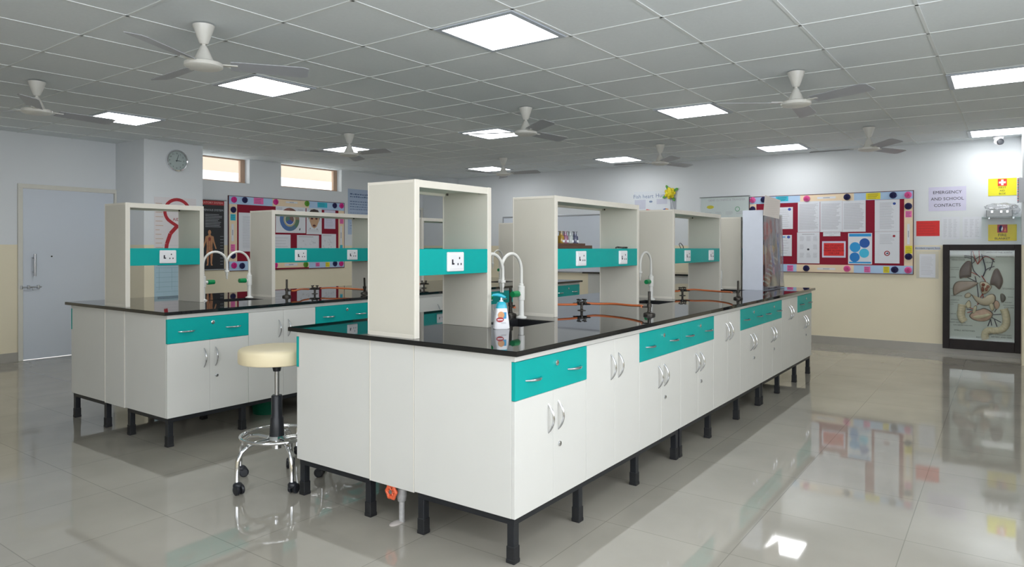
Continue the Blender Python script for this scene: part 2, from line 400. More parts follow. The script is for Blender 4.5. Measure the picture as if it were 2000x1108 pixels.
MB().lathe([(.001, -.213), (.06, -.214), (.098, -.221), (.107, -.226), (.108, -.247), (.102, -.251), (.088, -.256), (.05, -.264), (.001, -.267)], seg=36).build('motor', M['fanw'], fan)
for k in range(3):
    a = 2*PI*k/3; b = MB()
    n = 12; A = []; B = []
    for t in range(n+1):
        x = .15+.45*t/n; wd = .054+.014*t/n
        if t == n: wd *= .75
        tw = math.radians(-13); z = -.232
        for sgn, LST in ((1, A), (-1, B)):
            LST.append(Vector((x, sgn*wd, z+sgn*wd*math.sin(tw))))
    R = Matrix.Rotation(a, 4, 'Z'); vt = []
    for dz in (0, .004):
        vt.append([[b.bm.verts.new(R @ (p+Vector((0, 0, dz)))) for p in LST] for LST in (A, B)])
    fs = []
    for t in range(n):
        fs.append(b.bm.faces.new((vt[0][0][t], vt[0][0][t+1], vt[0][1][t+1], vt[0][1][t]))); fs.append(b.bm.faces.new((vt[1][0][t], vt[1][1][t], vt[1][1][t+1], vt[1][0][t+1])))
        for LST in (0, 1): fs.append(b.bm.faces.new((vt[0][LST][t], vt[1][LST][t], vt[1][LST][t+1], vt[0][LST][t+1])))
    for t in (0, n): fs.append(b.bm.faces.new((vt[0][0][t], vt[0][1][t], vt[1][1][t], vt[1][0][t])))
    bmesh.ops.recalc_face_normals(b.bm, faces=fs)
    bl = b.build('blade', M['fanb'], fan)
    br = MB(); br.prism([(.09*math.cos(a)-.018*math.sin(a), .09*math.sin(a)+.018*math.cos(a)), (.09*math.cos(a)+.018*math.sin(a), .09*math.sin(a)-.018*math.cos(a)),
                         (.19*math.cos(a)+.022*math.sin(a), .19*math.sin(a)-.022*math.cos(a)), (.19*math.cos(a)-.022*math.sin(a), .19*math.sin(a)+.022*math.cos(a))], -.2325, -.2265, 'z'); br.build('bracket', M['fanw'], bl)
FANS = [((-.056, 2.239), 86, 'nearest white ceiling fan above the stool, at upper left'), ((-.061, 4.652), 5, 'white ceiling fan at the far left edge above the door'),
        ((3.142, -.37), 4, 'large white ceiling fan over the right aisle near the front'), ((6.12, -.435), 94, 'smaller white ceiling fan over the right aisle above the notice board'),
        ((3.059, 2.045), 114, 'white ceiling fan in the middle of the room over the front bench'), ((3.103, 4.578), 36, 'white ceiling fan over the left bench above the high windows'),
        ((5.994, 1.961), 102, 'far white ceiling fan above the yellow paper flower'), ((5.89, 4.392), 36, 'small far white ceiling fan near the back corner column')]
for k, ((x, y), a, lab) in enumerate(FANS):
    if k == 0: fan.location = (x, y, CZ); fan.rotation_euler = (0, 0, math.radians(a)); fan['label'] = lab
    else: dup(fan, (x, y, CZ), math.radians(a), lab)
# ------------------------------------------------------------ lab islands
ZB, ZDB, ZDT, ZT = .1935, .6856, .8485, .90
D = .57; DEP = 1.434
def bow(mb, p, q, out=.03, r=.0045):       # bow handle from p to q bulging along -y
    p, q = Vector(p), Vector(q); pts = []
    for i in range(11):
        t = i/10; pts.append(p.lerp(q, t)+Vector((0, -out*math.sin(PI*t)**.8 if 0 < t < 1 else 0, 0)))
    return mb.tube(pts, [r*(.75+.55*math.sin(PI*i/10)) for i in range(11)], 8)
def lock(x, z, parent, m='chrome'):
    k = MB().lathe([(.011, .002), (.011, -.006), (.008, -.008), (.0001, -.008)], (x, 0, z), 14, 'y').build('lock', M[m], parent)
def cabinet(kind):
    depth = D if kind == 'drawer' else D
    t = thing('drawer_cabinet' if kind == 'drawer' else 'sink_cabinet', '', 'cabinet')
    g = .0012
    b = MB(); zt = ZT-.0225
    dd = depth if kind == 'drawer' else .44
    b.box(0.0004, .018, ZB, .018, dd, zt, .001); b.box(.582, .018, ZB, .5996, dd, zt, .001)
    b.box(.018, .018, ZB, .582, dd, ZB+.018); b.box(.018, dd-.01, ZB+.018, .582, dd, zt)
    b.box(.0004, 0.0, ZDT+.001, .5996, .018, zt, .001)
    if kind == 'drawer': b.box(.018, .02, ZDB-.02, .582, dd-.01, ZDB-.002)
    b.build('body', M['cream'], t)
    ztop = ZDB-.001 if kind == 'drawer' else ZDT-.0005
    for s in (0, 1):
        x0, x1 = (g, .3-g/2) if s == 0 else (.3+g/2, .6-g)
        d = MB().box(x0, 0, ZB, x1, .0175, ztop, .0018).build('door', M['cream'], t)
        hx = .3-.042 if s == 0 else .3+.042
        hz = ztop-.055 if kind == 'drawer' else ztop-.075
        m = MB(); bow(m, (hx, .001, hz), (hx, .001, hz-.13)); m.build('handle', M['pull'], d)
        if s and kind == 'drawer': lock(.352, .432, d, 'steel')
    if kind == 'drawer':
        d = MB().box(.0003, -.003, ZDB+.001, .5997, .0175, ZDT-.0005, .0012).build('drawer', M['teal'], t)
        for hx in (.135, .48):
            m = MB(); bow(m, (hx-.06, -.002, .761), (hx+.06, -.002, .761), .028, .005); m.build('handle', M['pull'], d)
        k = MB().lathe([(.013, 0), (.013, -.009), (.009, -.011), (.0001, -.011)], (.318, -.0025, .806), 16, 'y').build('lock', M['chrome'], d)
    return t
DC = cabinet('drawer'); PC = cabinet('plain')
def stand():
    t = thing('steel_stand', '', 'stand')
    r = MB(); z0, z1 = ZB-.03, ZB-.0003
    r.box(.012, .012, z0, 1.788, .042, z1); r.box(.012, D-.042, z0, 1.788, D-.012, z1)
    for x in (.012, 1.758): r.box(x, .042, z0, x+.03, D-.042, z1)
    r.build('rail', M['black'], t)
    for x in (.012, .55, 1.18, 1.752):
        for y in (.012, D-.048):
            l = MB().box(x, y, .002, x+.036, y+.036, z0+.001, .002).build('leg', M['black'], t)
            f = MB(); xa, ya = x+.018, y+.018
            A = [(-.021, .075), (-.021, .07), (-.024, .0)]
            f.box(xa-.0208, ya-.0208, .006, xa+.0208, ya+.0208, .072, .003); f.box(xa-.0222, ya-.0222, 0, xa+.0222, ya+.0222, .018, .003)
            f.build('foot', M['rubber'], l)
    return t
ST = stand()
ORD = ['first', 'second', 'third', 'fourth', 'fifth', 'sixth', 'seventh', 'eighth', 'ninth']
PAT = 'DPDDPDDPD'
SINKS = [(.70, 1.04), (2.50, 2.84), (4.30, 4.64)]; SY0, SY1 = .455, .72
used = set()
def place(src, loc, rz, lab, group):
    if src.name not in used:
        used.add(src.name); src.location = loc; src.rotation_euler = (0, 0, rz); src['label'] = lab; src['group'] = group; return src
    return dup(src, loc, rz, lab, group)
def socket_plate(x, z, parent, y):
    p = MB(); w, hh = .062, .048
    p.box(x-w, y-.011, z-hh, x+w, y+.001, z+hh, .005, 3); p.box(x-w+.012, y-.0135, z-hh+.012, x+w-.012, y-.010, z+hh-.012, .001)
    o = p.build('socket_plate', M['whitep'], parent)
    s = MB(); s.box(x-.036, y-.0145, z-.014, x-.026, y-.0125, z+.012); s.box(x-.03, y-.0145, z-.014, x-.018, y-.0125, z-.006)
    for dx, dz in ((.022, .018), (.010, -.012), (.034, -.012)): s.disc(x+dx, z+dz, .0042, .006, y-.0145, y-.0125, 10)
    s.build('socket_holes', M['dark'], o)
    return o
def hutch(w, sockets, label, loc, group):
    t = thing('overbench_shelf', label, 'shelf', loc, 0, group)
    y0, y1, H, k = 0, .313, .744, .03
    for x0, x1, q in ((0, k, 0), (w-k, w, 1)):
        b = MB().box(x0, y0+.004, 0.0, x1, y1-.004, H-.001, .002).build('side_panel', M['shelf'], t)
        e = MB(); e.box(x0-.001, y0-.002, 0.0, x1+.001, y0+.006, H, .002); e.box(x0-.001, y1-.006, 0, x1+.001, y1+.002, H, .002)
        xo = x0-.0015 if q == 0 else x1-.0005
        e.box(xo, y0+.01, .0, xo+.002, y1-.01, .018); e.box(xo, y0+.01, H-.015, xo+.002, y1-.01, H-.002)
        e.build('edging', M['trim'], b)
    tp = MB(); tp.box(k, y0+.006, H-.022, w-k, y1-.006, H-.002, .001); tp.box(k, y0-.001, H-.036, w-k, y0+.018, H-.001, .002); tp.box(k, y1-.018, H-.036, w-k, y1+.001, H-.001, .002)
    tp.build('top_panel', M['trim'], t)
    for yy in (.02, y1-.02):
        MB().lathe([(.006, 0), (.006, -.012), (.0001, -.012)], (w-k-.02, yy+.02 if yy < .1 else yy-.03, H-.022), 10).build('bracket', M['iron'], t)
    MB().box(k-.001, .0, .293, w-k+.001, .016, .418, .001).build('socket_band', M['teal'], t)
    MB().box(k-.001, y1-.016, .293, w-k+.001, y1, .418, .001).build('socket_band', M['teal'], t)
    MB().box(k, .016, .402, w-k, y1-.016, .417).build('cable_tray', M['teal'], t)
    for x in sockets: socket_plate(x, .355, t, 0)
    return t
def tap(x, y, sgn, label):
    t = thing('gooseneck_tap', label, 'tap', (x, y, ZT), 0, 'white gooseneck taps over the bench sinks')
    c = MB(); c.lathe([(.001, 0), (.032, 0), (.032, .005), (.020, .010), (.016, .014), (.016, .105), (.021, .107), (.021, .190), (.0135, .195), (.0135, .205), (.010, .208), (.001, .208)], seg=20).build('column', M['tapw'], t)
    pts = [(0, 0, .2), (0, 0, .285)]; R = .104
    for i in range(1, 19):
        a = PI*i/18; pts.append((sgn*(R-R*math.cos(a)), 0, .285+R*math.sin(a)))
    pts += [(sgn*2*R, 0, .25)]
    MB().tube(pts, .0095, 12).build('spout', M['tapw'], t)
    MB().lathe([(.0105, .255), (.0105, .238), (.017, .236), (.017, .222), (.009, .218), (.009, .195), (.0055, .190), (.0055, .165)], (sgn*2*R, 0, 0), 14).build('nozzle', M['tapw'], t)
    k = MB().lathe([(.012, .015*1), (.014, .042)], (0, 0, .146), 14, 'x')
    kk = MB().lathe([(.001, .036), (.019, .036), (.020, .045), (.018, .094), (.001, .095)], (0, 0, .146), 18, 'x')
    a = k.build('valve_stem', M['tapw'], t); b = kk.build('valve_knob', M['green'], t)
    if sgn < 0:
        for o in (a, b): o.rotation_euler = (0, 0, PI)
    return t
def turret(x, y, label):
    t = thing('gas_turret', label, 'gas tap', (x, y, ZT), 0, 'four way gas turrets on the worktops')
    MB().lathe([(.001, 0), (.036, 0), (.036, .004), (.014, .009), (.011, .014), (.011, .045), (.019, .048), (.019, .074), (.010, .08), (.001, .08)], seg=18).build('column', M['iron'], t)
    for k in range(4):
        a = PI/4+PI/2*k if False else PI/2*k; ca, sa = math.cos(a), math.sin(a); f = lambda r, z: (r*ca, r*sa, z)
        m = MB(); m.tube([f(.015, .06), f(.05, .06)], .0095); m.tube([f(.05, .06), f(.085, .06)], [.006, .0045]); m.lathe([(.010, .0), (.010, .02), (.0, .02)], f(.036, .062), 10)
        for r in (.056, .064, .072): m.tube([f(r, .06), f(r+.004, .06)], .0068)
        o = m.build('outlet', M['iron'], t)
        m = MB(); m.tube([f(.036, .075), f(.036, .098)], .004); p = (-.016*sa, .016*ca); m.tube([(.036*ca-p[0], .036*sa-p[1], .098), (.036*ca+p[0], .036*sa+p[1], .098)], .0058); m.build('lever', M['iron'], o)
    t.scale = (.8, .8, .74)
    return t
def burner(x, y, label, rz=0, tilt=None):
    t = thing('bunsen_burner', label, 'burner', (x, y, ZT), rz, 'black bunsen burners on the worktops')
    MB().lathe([(.001, 0), (.037, 0), (.038, .008), (.034, .014), (.014, .02), (.012, .026), (.001, .026)], seg=22).build('base', M['iron'], t)
    b = MB().lathe([(.011, .024), (.011, .05), (.015, .052), (.015, .072), (.0085, .074), (.0085, .15), (.0065, .15), (.0065, .075)], seg=16).build('barrel', M['iron'], t)
    MB().tube([(.008, 0, .052), (.045, 0, .052)], [.0055, .0045]).build('gas_inlet', M['iron'], t)
    if tilt: t.rotation_euler = tilt
    return t
def smooth_path(P, n=8):
    P = [Vector(p) for p in P]; out = []; Q = [P[0]*2-P[1]]+P+[P[-1]*2-P[-2]]
    for i in range(1, len(Q)-2):
        for k in range(n):
            t = k/n; a, b, c, d = Q[i-1:i+3]
            out.append(.5*((2*b)+(c-a)*t+(2*a-5*b+4*c-d)*t*t+(3*b-a-3*c+d)*t**3))
    return out+[P[-1]]
def hose(pts, label):
    o = MB().tube(smooth_path(pts), .0075, 10).build('gas_hose', M['hose']); return tag(o, label, 'hose', 'orange rubber gas hoses')
def island(ox, oy, nm, short):
    side = {'front': ('aisle side of the front bench', 'hidden side of the front bench'), 'left': ('near side of the left bench', 'door side of the left bench')}[short]
    for row in (0, 1):
        for k, c in enumerate(PAT):
            x = ox+.6*k
            loc, rz = ((x, oy, 0), 0) if row == 0 else ((x+.6, oy+DEP, 0), PI)
            src = DC if c == 'D' else PC
            what = 'teal-drawer cream cabinet' if c == 'D' else 'plain drawerless cabinet'
            n = ORD[k]
            lab = f'{what}, {n} from near end, {side[row]}'
            if k == 0: lab = f'{what} at the near corner, {side[row]}'
            place(src, loc, rz, lab, 'cream lab bench cabinets')
        for k in range(3):
            x = ox+1.8*k; loc, rz = ((x, oy, 0), 0) if row == 0 else ((x+1.8, oy+DEP, 0), PI)
            place(ST, loc, rz, f"black steel leg stand under the {['near', 'middle', 'far'][k]} cabinets, {side[row]}", 'black steel stands under the cabinets')
    for e in (0, 1):
        x0 = -.003 if e == 0 else 5.385
        p = MB().box(ox+x0, oy+D+.001, ZB-.004, ox+x0+.018, oy+DEP-D-.001, ZT-.023, .001)
        xe = ox+(-.0055 if e == 0 else 5.4025)
        fp = p.build('filler_panel', M['cream'])
        for ya in (oy+D-.0005, oy+DEP-D-.0025): MB().box(xe, ya, ZB-.003, xe+.003, ya+.003, ZT-.024).build('edging', M['trim'], fp)
        tag(fp, f"narrow cream filler panel between the cabinets, {'near' if e == 0 else 'far'} end of the {short} bench", 'panel', 'cream filler panels at the bench ends')
    w = MB(); x0, x1, y0, y1 = ox-.032, ox+5.432, oy-.032, oy+DEP+.032; z0, z1 = ZT-.022, ZT
    xs = [x0, x1]+[ox+a for s in SINKS for a in s]; xs.sort(); ys = [y0, oy+SY0, oy+SY1, y1]
    hole = lambda a, b: any(abs(a-(ox+s[0])) < 1e-5 for s in SINKS)
    V = {}
    def vv(x, y, z):
        k = (round(x, 5), round(y, 5), z)
        if k not in V: V[k] = w.bm.verts.new((x, y, z))
        return V[k]
    nx, ny = len(xs)-1, 3
    solid = lambda i, j: 0 <= i < nx and 0 <= j < ny and not (j == 1 and hole(xs[i], 0))
    for i in range(nx):
        for j in range(ny):
            if not solid(i, j): continue
            a, b, c, d = xs[i], xs[i+1], ys[j], ys[j+1]
            w.bm.faces.new([vv(a, c, z1), vv(b, c, z1), vv(b, d, z1), vv(a, d, z1)]); w.bm.faces.new([vv(a, d, z0), vv(b, d, z0), vv(b, c, z0), vv(a, c, z0)])
            for di, dj, p, q in ((-1, 0, (a, d), (a, c)), (1, 0, (b, c), (b, d)), (0, -1, (a, c), (b, c)), (0, 1, (b, d), (a, d))):
                if not solid(i+di, j+dj): w.bm.faces.new([vv(*p, z0), vv(*q, z0), vv(*q, z1), vv(*p, z1)])
    bmesh.ops.recalc_face_normals(w.bm, faces=w.bm.faces[:])
    be = [e for e in w.bm.edges if len(e.link_faces) == 2 and e.calc_face_angle(0) > 1 and abs(e.verts[0].co.z-z1) < 1e-5 and abs(e.verts[1].co.z-z1) < 1e-5]
    bmesh.ops.bevel(w.bm, geom=be, offset=.002, segments=2, affect='EDGES')
    tag(w.build('worktop', M['granite']), f'long polished black granite worktop of the {short} bench', 'worktop')
    for k, s in enumerate(SINKS):
        a, b, c, d = ox+s[0]+.001, ox+s[1]-.001, oy+SY0+.001, oy+SY1-.001; t = .008; zb = ZT-.19; q = MB()
        q.box(a, c, zb, b, d, zb+t); q.box(a, c, zb, a+t, d, ZT-.003); q.box(b-t, c, zb, b, d, ZT-.003); q.box(a, c, zb, b, c+t, ZT-.003); q.box(a, d-t, zb, b, d, ZT-.003)
        tag(q.build('sink', M['basin']), f"black sink let into the {short} bench, {['nearest', 'middle', 'farthest'][k]} of its three", 'sink', 'black sinks let into the worktops')
        q = MB(); q.tube([((a+b)/2, (c+d)/2, zb+.001), ((a+b)/2, (c+d)/2, zb-.25), ((a+b)/2, oy+.7, zb-.4), ((a+b)/2, oy+.72, .0)], .02)
        tag(q.build('drain_pipe', M['tapw']), f"white drain pipe under the {['nearest', 'middle', 'farthest'][k]} sink of the {short} bench", 'pipe', 'white drain pipes under the sinks')
AX, AY = 0, 0; BX2, BY2 = .0316, 2.83
island(AX, AY, 'front', 'front'); island(BX2, BY2, 'left', 'left')
HY = .575
G = 'cream overbench shelf frames with teal socket bands'
hutch(.583, [.285], 'tall narrow cream shelf frame at the near end of the front bench', (.007, HY, ZT), G)
hutch(1.185, [.31, .91], 'wide cream shelf frame on the front bench behind the orange hoses, second from near', (1.231, HY, ZT), G)
hutch(1.168, [.30, .89], 'wide cream shelf frame on the front bench, third from the near end', (3.074, HY, ZT), G)
hutch(.54, [], 'narrow cream shelf frame at the far end of the front bench behind the wrapped model', (4.86, HY, ZT), G)
hutch(.583, [.30], 'narrow cream shelf frame at the near end of the left bench', (BX2+.007, BY2+HY, ZT), G)
hutch(1.185, [.29, .88], 'wide cream shelf frame on the left bench before the maroon notice board', (1.235, BY2+HY, ZT), G)
hutch(1.168, [.30, .89], 'wide cream shelf frame on the left bench, seen through the nearest shelf frame', (3.08, BY2+HY, ZT), G)
hutch(.54, [], 'cream shelf frame at the far end of the left bench, before the whiteboard', (4.875, BY2+HY, ZT), G)
for x, y, s, lab in ((.685, .72, 1, 'white gooseneck tap at the nearest front bench sink, half hidden by the shelf post'),
                     (1.104, .735, -1, 'white gooseneck tap with green knob at the nearest front bench sink, right of pair'),
                     (2.935, .71, -1, 'white gooseneck tap at the middle sink of the front bench'),
                     (4.60, .70, -1, 'white gooseneck tap at the farthest sink, left of the wrapped anatomy model'),
                     (.69, BY2+.70, 1, 'white gooseneck tap beside the near shelf post of the left bench, left of pair'),
                     (1.115, BY2+.72, -1, 'white gooseneck tap with green knob on the left bench, right of pair'),
                     (4.60, BY2+.62, -1, 'small far white gooseneck tap on the left bench, behind the soap bottle')):
    tap(x, y, s, lab)
for x, y, lab in ((1.733, .675, 'dark four way gas turret on the front bench, nearest of the benches'), (3.503, .666, 'dark four way gas turret under the third shelf frame, front bench'),
                  (1.745, BY2+.656, 'dark four way gas turret on the left bench before the notice board'), (2.98, BY2+.45, 'dark gas turret on the left bench, seen through the nearest shelf frame')):
    turret(x, y, lab)
burner(1.694, .165, 'black bunsen burner near the front edge of the front bench, in front of second shelf', 2.0)
burner(3.405, .145, 'black bunsen burner on the front bench left of the wrapped model', 2.0)
burner(1.127, .833, 'black bunsen burner beside the nearest sink of the front bench, behind the soap bottle', 0).scale = (1, 1, 1.2)
burner(1.292+.05, BY2+.52, 'black bunsen burner at the left post of the left bench shelf', 0)
burner(1.90, BY2+.16, 'black bunsen burner leaning left on the left bench, before the tall shelf post', 2.2, (math.radians(0), math.radians(-14), math.radians(40))).location.z = ZT+.009
burner(2.60, BY2+.18, 'black bunsen burner seen through the near shelf frame on the left bench', 1)
Z = ZT
hose([(1.800, .675, Z+.045), (1.84, .62, Z+.04), (1.86, .5, Z+.044), (1.80, .35, Z+.046), (1.74, .24, Z+.052), (1.675, .206, Z+.052)], 'orange gas hose curving from the near turret to the front edge burner')
hose([(1.666, .675, Z+.045), (1.60, .70, Z+.047), (1.50, .78, Z+.05), (1.40, .92, Z+.046), (1.28, .93, Z+.046), (1.172, .833, Z+.052)], 'orange gas hose from the near turret running left behind the shelf post')
hose([(3.570, .666, Z+.045), (3.62, .6, Z+.05), (3.62, .45, Z+.044), (3.53, .3, Z+.046), (3.45, .22, Z+.05), (3.386, .186, Z+.052)], 'orange gas hose from the far front turret to the burner by the wrapped model')
hose([(3.436, .666, Z+.045), (3.36, .68, Z+.045), (3.25, .80, Z+.05), (3.15, .93, Z+.02)], 'short orange gas hose left of the far front turret')
hose([(1.812, BY2+.656, Z+.045), (1.87, BY2+.6, Z+.05), (1.93, BY2+.46, Z+.046), (1.95, BY2+.32, Z+.044), (1.93, BY2+.24, Z+.045), (1.925, BY2+.20, Z+.045)], 'orange gas hose on the left bench ending at the leaning burner')
hose([(1.678, BY2+.656, Z+.045), (1.6, BY2+.64, Z+.05), (1.5, BY2+.56, Z+.055), (1.42, BY2+.525, Z+.048), (1.387, BY2+.52, Z+.052)], 'orange gas hose on the left bench from the left shelf post to the turret')
hose([(2.913, BY2+.45, Z+.045), (2.82, BY2+.42, Z+.05), (2.72, BY2+.32, Z+.04), (2.624, BY2+.218, Z+.052)], 'orange gas hose seen through the nearest shelf frame')
# ------------------------------------------------------------ on and around the benches
def soap():
    t = thing('soap_bottle', 'white soap bottle with teal pump beside the nearest shelf post', 'soap bottle', (.575, .495, ZT), math.radians(-38))
    def loft(secs, nm, m):
        b = MB(); rg = []
        for z, wx, wy in secs:
            rg.append([b.bm.verts.new((wx*math.copysign(abs(math.cos(a))**.55, math.cos(a)), wy*math.copysign(abs(math.sin(a))**.55, math.sin(a)), z)) for a in [2*PI*i/24+.001 for i in range(24)]])
        fs = []
        for A, B in zip(rg, rg[1:]):
            for i in range(24): fs.append(b.bm.faces.new((A[i], A[(i+1) % 24], B[(i+1) % 24], B[i])))
        fs += [b.bm.faces.new(rg[0]), b.bm.faces.new(rg[-1])]; bmesh.ops.recalc_face_normals(b.bm, faces=fs)
        for f in fs[:-2]: f.smooth = True
        return b.build(nm, m, t)
    loft([(0, .040, .024), (.003, .043, .026), (.06, .037, .024), (.108, .029, .021)], 'bottle', M['whitep'])
    loft([(.108, .0295, .0215), (.125, .026, .019), (.138, .021, .016), (.142, .012, .011)], 'shoulder', mat('teal_plastic', (.02, .42, .55), .3))
    MB().lathe([(.011, .141), (.011, .148), (.005, .149), (.005, .168)], seg=14).build('collar', M['whitep'], t)
    p = MB(); p.tube([(.022, 0, .163), (0, 0, .172), (-.02, 0, .178), (-.045, 0, .178), (-.05, 0, .172)], [.006, .010, .0085, .006, .0045], 10); p.build('pump', mat('teal_plastic', (.02, .42, .55), .3), t)
    y = -.0275
    l = MB().box(.0, -.0272, .055, .02, -.0245, .088, .0005).build('label_square', mat('blue_label', (.03, .30, .55), .4), t)
    MB().disc(-.008, .074, .017, .018, -.0278, -.024).build('label_sun', mat('orange_label', (.62, .30, .12), .4), t)
    l = MB().disc(-.014, .050, .020, .013, -.0284, -.0245).build('label_oval', mat('red_label', (.36, .02, .03), .4), t)
    MB().box(-.028, -.029, .047, .0, -.0281, .052).build('brand_bar', M['whitep'], l)
    lines(MB(), -.008, .028, .02, .036, 2, -.0272, .0015).build('small_print', M['ink'], t)
soap()
# rack of reagent bottles on the socket band of the second frame
RZ = ZT+.418
rk = thing('bottle_rack', 'brown stepped wooden plank on the teal band holding small bottles', 'rack', (1.30, HY+.1, RZ))
MB().box(-.03, 0, 0, .58, .12, .022, .002).build('lower_plank', M['wood'], rk); MB().box(-.03, .01, .022, .50, .11, .036, .002).build('upper_plank', M['wood'], rk)
bt = None
for x, nm, col in ((1.545, 'amber', (.35, .21, .03)), (1.598, 'pink', (.30, .13, .20)), (1.662, 'clear', (.42, .46, .45)), (1.728, 'blue', (.08, .09, .15))):
    t = thing('reagent_bottle', f'small {nm} reagent bottle with flat stopper on the brown plank', 'bottle', (x, HY+.15, RZ+.036), 0, 'small reagent bottles on the brown plank')
    c = mat(nm+'_liquid', col, .12, noise=.1); 
    MB().lathe([(.001, 0), (.021, 0), (.022, .004), (.022, .043), (.019, .050), (.012, .053), (.012, .064)], seg=16).build('bottle', c, t)
    MB().lathe([(.0115, .062), (.0115, .074), (.017, .075), (.017, .08), (.001, .08)], seg=16).build('stopper', mat(nm+'_glass', tuple(.5*q+.10 for q in col), .12), t)
    MB().box(-.011, -.0228, .006, .013, -.0195, .022, .0005).build('label', M['paper'], t)
# small wires left on the bands
tag(MB().tube(smooth_path([(3.36, HY+.05, RZ), (3.35, HY+.06, RZ+.035), (3.38, HY+.06, RZ+.045), (3.41, HY+.05, RZ+.02), (3.42, HY+.05, RZ)]), .003, 6).build('wire_loop', M['iron']), 'thin dark wire loop on the teal band of the third shelf', 'wire')
tag(MB().tube(smooth_path([(2.10, HY+.03, RZ+.006), (2.16, HY+.05, RZ+.010), (2.2, HY+.02, RZ+.006), (2.24, HY+.05, RZ+.007), (2.28, HY+.03, RZ+.007)]), .0065, 6).build('wire_scrap', M['iron']), 'dark scrap of wire on the teal band above a socket', 'wire')
# wrapped anatomical model at the far end
def anatomy():
    X0, X1, Y0, Y1, H = 4.68, 5.34, .30, .50, .80
    t = thing('anatomy_model', 'muscle torso model in white board case wrapped in clear plastic', 'model', (X0, Y0, ZT))
    w, d = X1-X0, Y1-Y0; wb = mat('white_board', (.70, .74, .83), .4)
    MB().box(0, 0, 0, .012, d, H, .001).build('side_board', wb, t)
    MB().box(.012, d-.012, 0, w, d, H, .001).build('back_board', mat('grey_board', (.30, .30, .32), .6), t)
    MB().box(.012, 0, 0, w, d-.012, .012, .001).build('base_board', wb, t)
    MB().box(.012, .02, H-.03, w, d-.012, H, .001).build('top_board', mat('grey_board', (.30, .30, .32), .6), t)
    mus = mat('muscle_red', (.42, .08, .06), .45, noise=.45, scale=16); fat = mat('ochre_fat', (.62, .40, .17), .5, noise=.3, scale=18); bone = mat('bone_white', (.74, .70, .64), .5); dk = mat('dark_muscle', (.10, .03, .03), .5, noise=.4)
    MB().box(w-.012, .0, .012, w, d-.012, H-.03, .001).build('end_board', mat('grey_board', (.30, .30, .32), .6), t)
    RZ_ = math.radians(-54); LOC = (5.17-X0, .40-Y0, 0)           # the half figure stands turned towards the aisle
    def part(mb, nm, m, par=None):
        o = mb.build(nm, m, par or t)
        if not par: o.location = LOC; o.rotation_euler = (0, 0, RZ_)
        return o
    def headf(p):
        q = p.copy()
        if q.z < 0: q.x *= 1+.30*q.z; q.y *= 1+.1*q.z
        if q.y < -.6 and abs(q.x) < .25 and -.35 < q.z < .15: q.y -= .25*(1-abs(q.x)/.25)
        return q
    hd = part(MB().blob((-.02, 0, .595), (.062, .055, .105), 28, fn=headf), 'head', mus)
    for sg in (-1, 1): part(MB().blob((-.02+sg*.024, -.046, .612), (.012, .008, .009), 10), 'eye', dk, hd)
    part(MB().blob((-.02, -.047, .545), (.024, .009, .008), 10), 'mouth', dk, hd)
    part(MB().blob((.044, 0, .60), (.008, .02, .026), 10), 'ear', fat, hd)
    part(MB().lathe([(.036, .42), (.032, .47), (.034, .53)], (-.02, .005, 0), 18), 'neck', dk)
    part(MB().blob((0, .012, .24), (.088, .05, .235), 24, fn=lambda p: Vector((p.x*(1+.15*p.z), p.y, p.z))), 'torso', mus)
    part(MB().blob((-.045, -.012, .395), (.05, .038, .062), 18), 'shoulder', fat); part(MB().blob((.052, -.008, .40), (.038, .034, .05), 18), 'shoulder', fat)
    part(MB().blob((-.03, -.03, .30), (.042, .028, .06), 14), 'chest_muscle', mat('pale_muscle', (.50, .20, .13), .5, noise=.4, scale=30))
    part(MB().blob((-.05, -.02, .19), (.03, .026, .07), 14), 'chest_muscle', dk)
    for k in range(7):
        z0 = .075+.042*k; x0 = -.052+.016*k; part(MB().tube([(x0, -.034, z0), (x0+.03, -.046, z0-.012), (x0+.058, -.034, z0-.034)], .0085, 8), 'rib', bone)
    f = MB(); n, mm = 26, 30; g = []      # crinkled sheet of clear plastic down the front, round the corner
    for j in range(mm+1):
        row = []
        for i in range(n+1):
            u, v = i/n, j/mm; x = -.006+u*(w+.03+.04*v); z = .004+v*(H-.03)
            y = -.012-.008*math.sin(6*u+2*v*v)*math.sin(4*v+1)-.003*math.sin(17*u+6*v)-.03*(1-v)**3*u
            row.append(f.bm.verts.new((x, y, z)))
        g.append(row)
    for j in range(mm):
        for i in range(n):
            q = f.bm.faces.new((g[j][i], g[j][i+1], g[j+1][i+1], g[j+1][i])); q.smooth = True
    o = f.build('plastic_cover', M['film'], t)
    sm = o.modifiers.new('thickness', 'SOLIDIFY'); sm.thickness = .0006
    pt = thing('paper_sheet', 'sheet of squared paper hanging over the top of the wrapped model', 'paper', (4.735, .232, ZT+H+.018))
    p = MB(); 
    A = [(-.135, -.075), (.125, -.105), (.145, .085), (-.105, .125)]
    p.prism(A, -.0008, .0008); p.build('sheet', mat('cream_paper', (.76, .70, .66), .7), pt)
    p = MB(); lines(p, -.10, -.07, .11, .08, 8, -.001, .0014, .1); p.build('printing', mat('pale_ink', (.60, .54, .52), .7), pt)
    pt.rotation_euler = (0, 0, math.radians(-20))
anatomy()
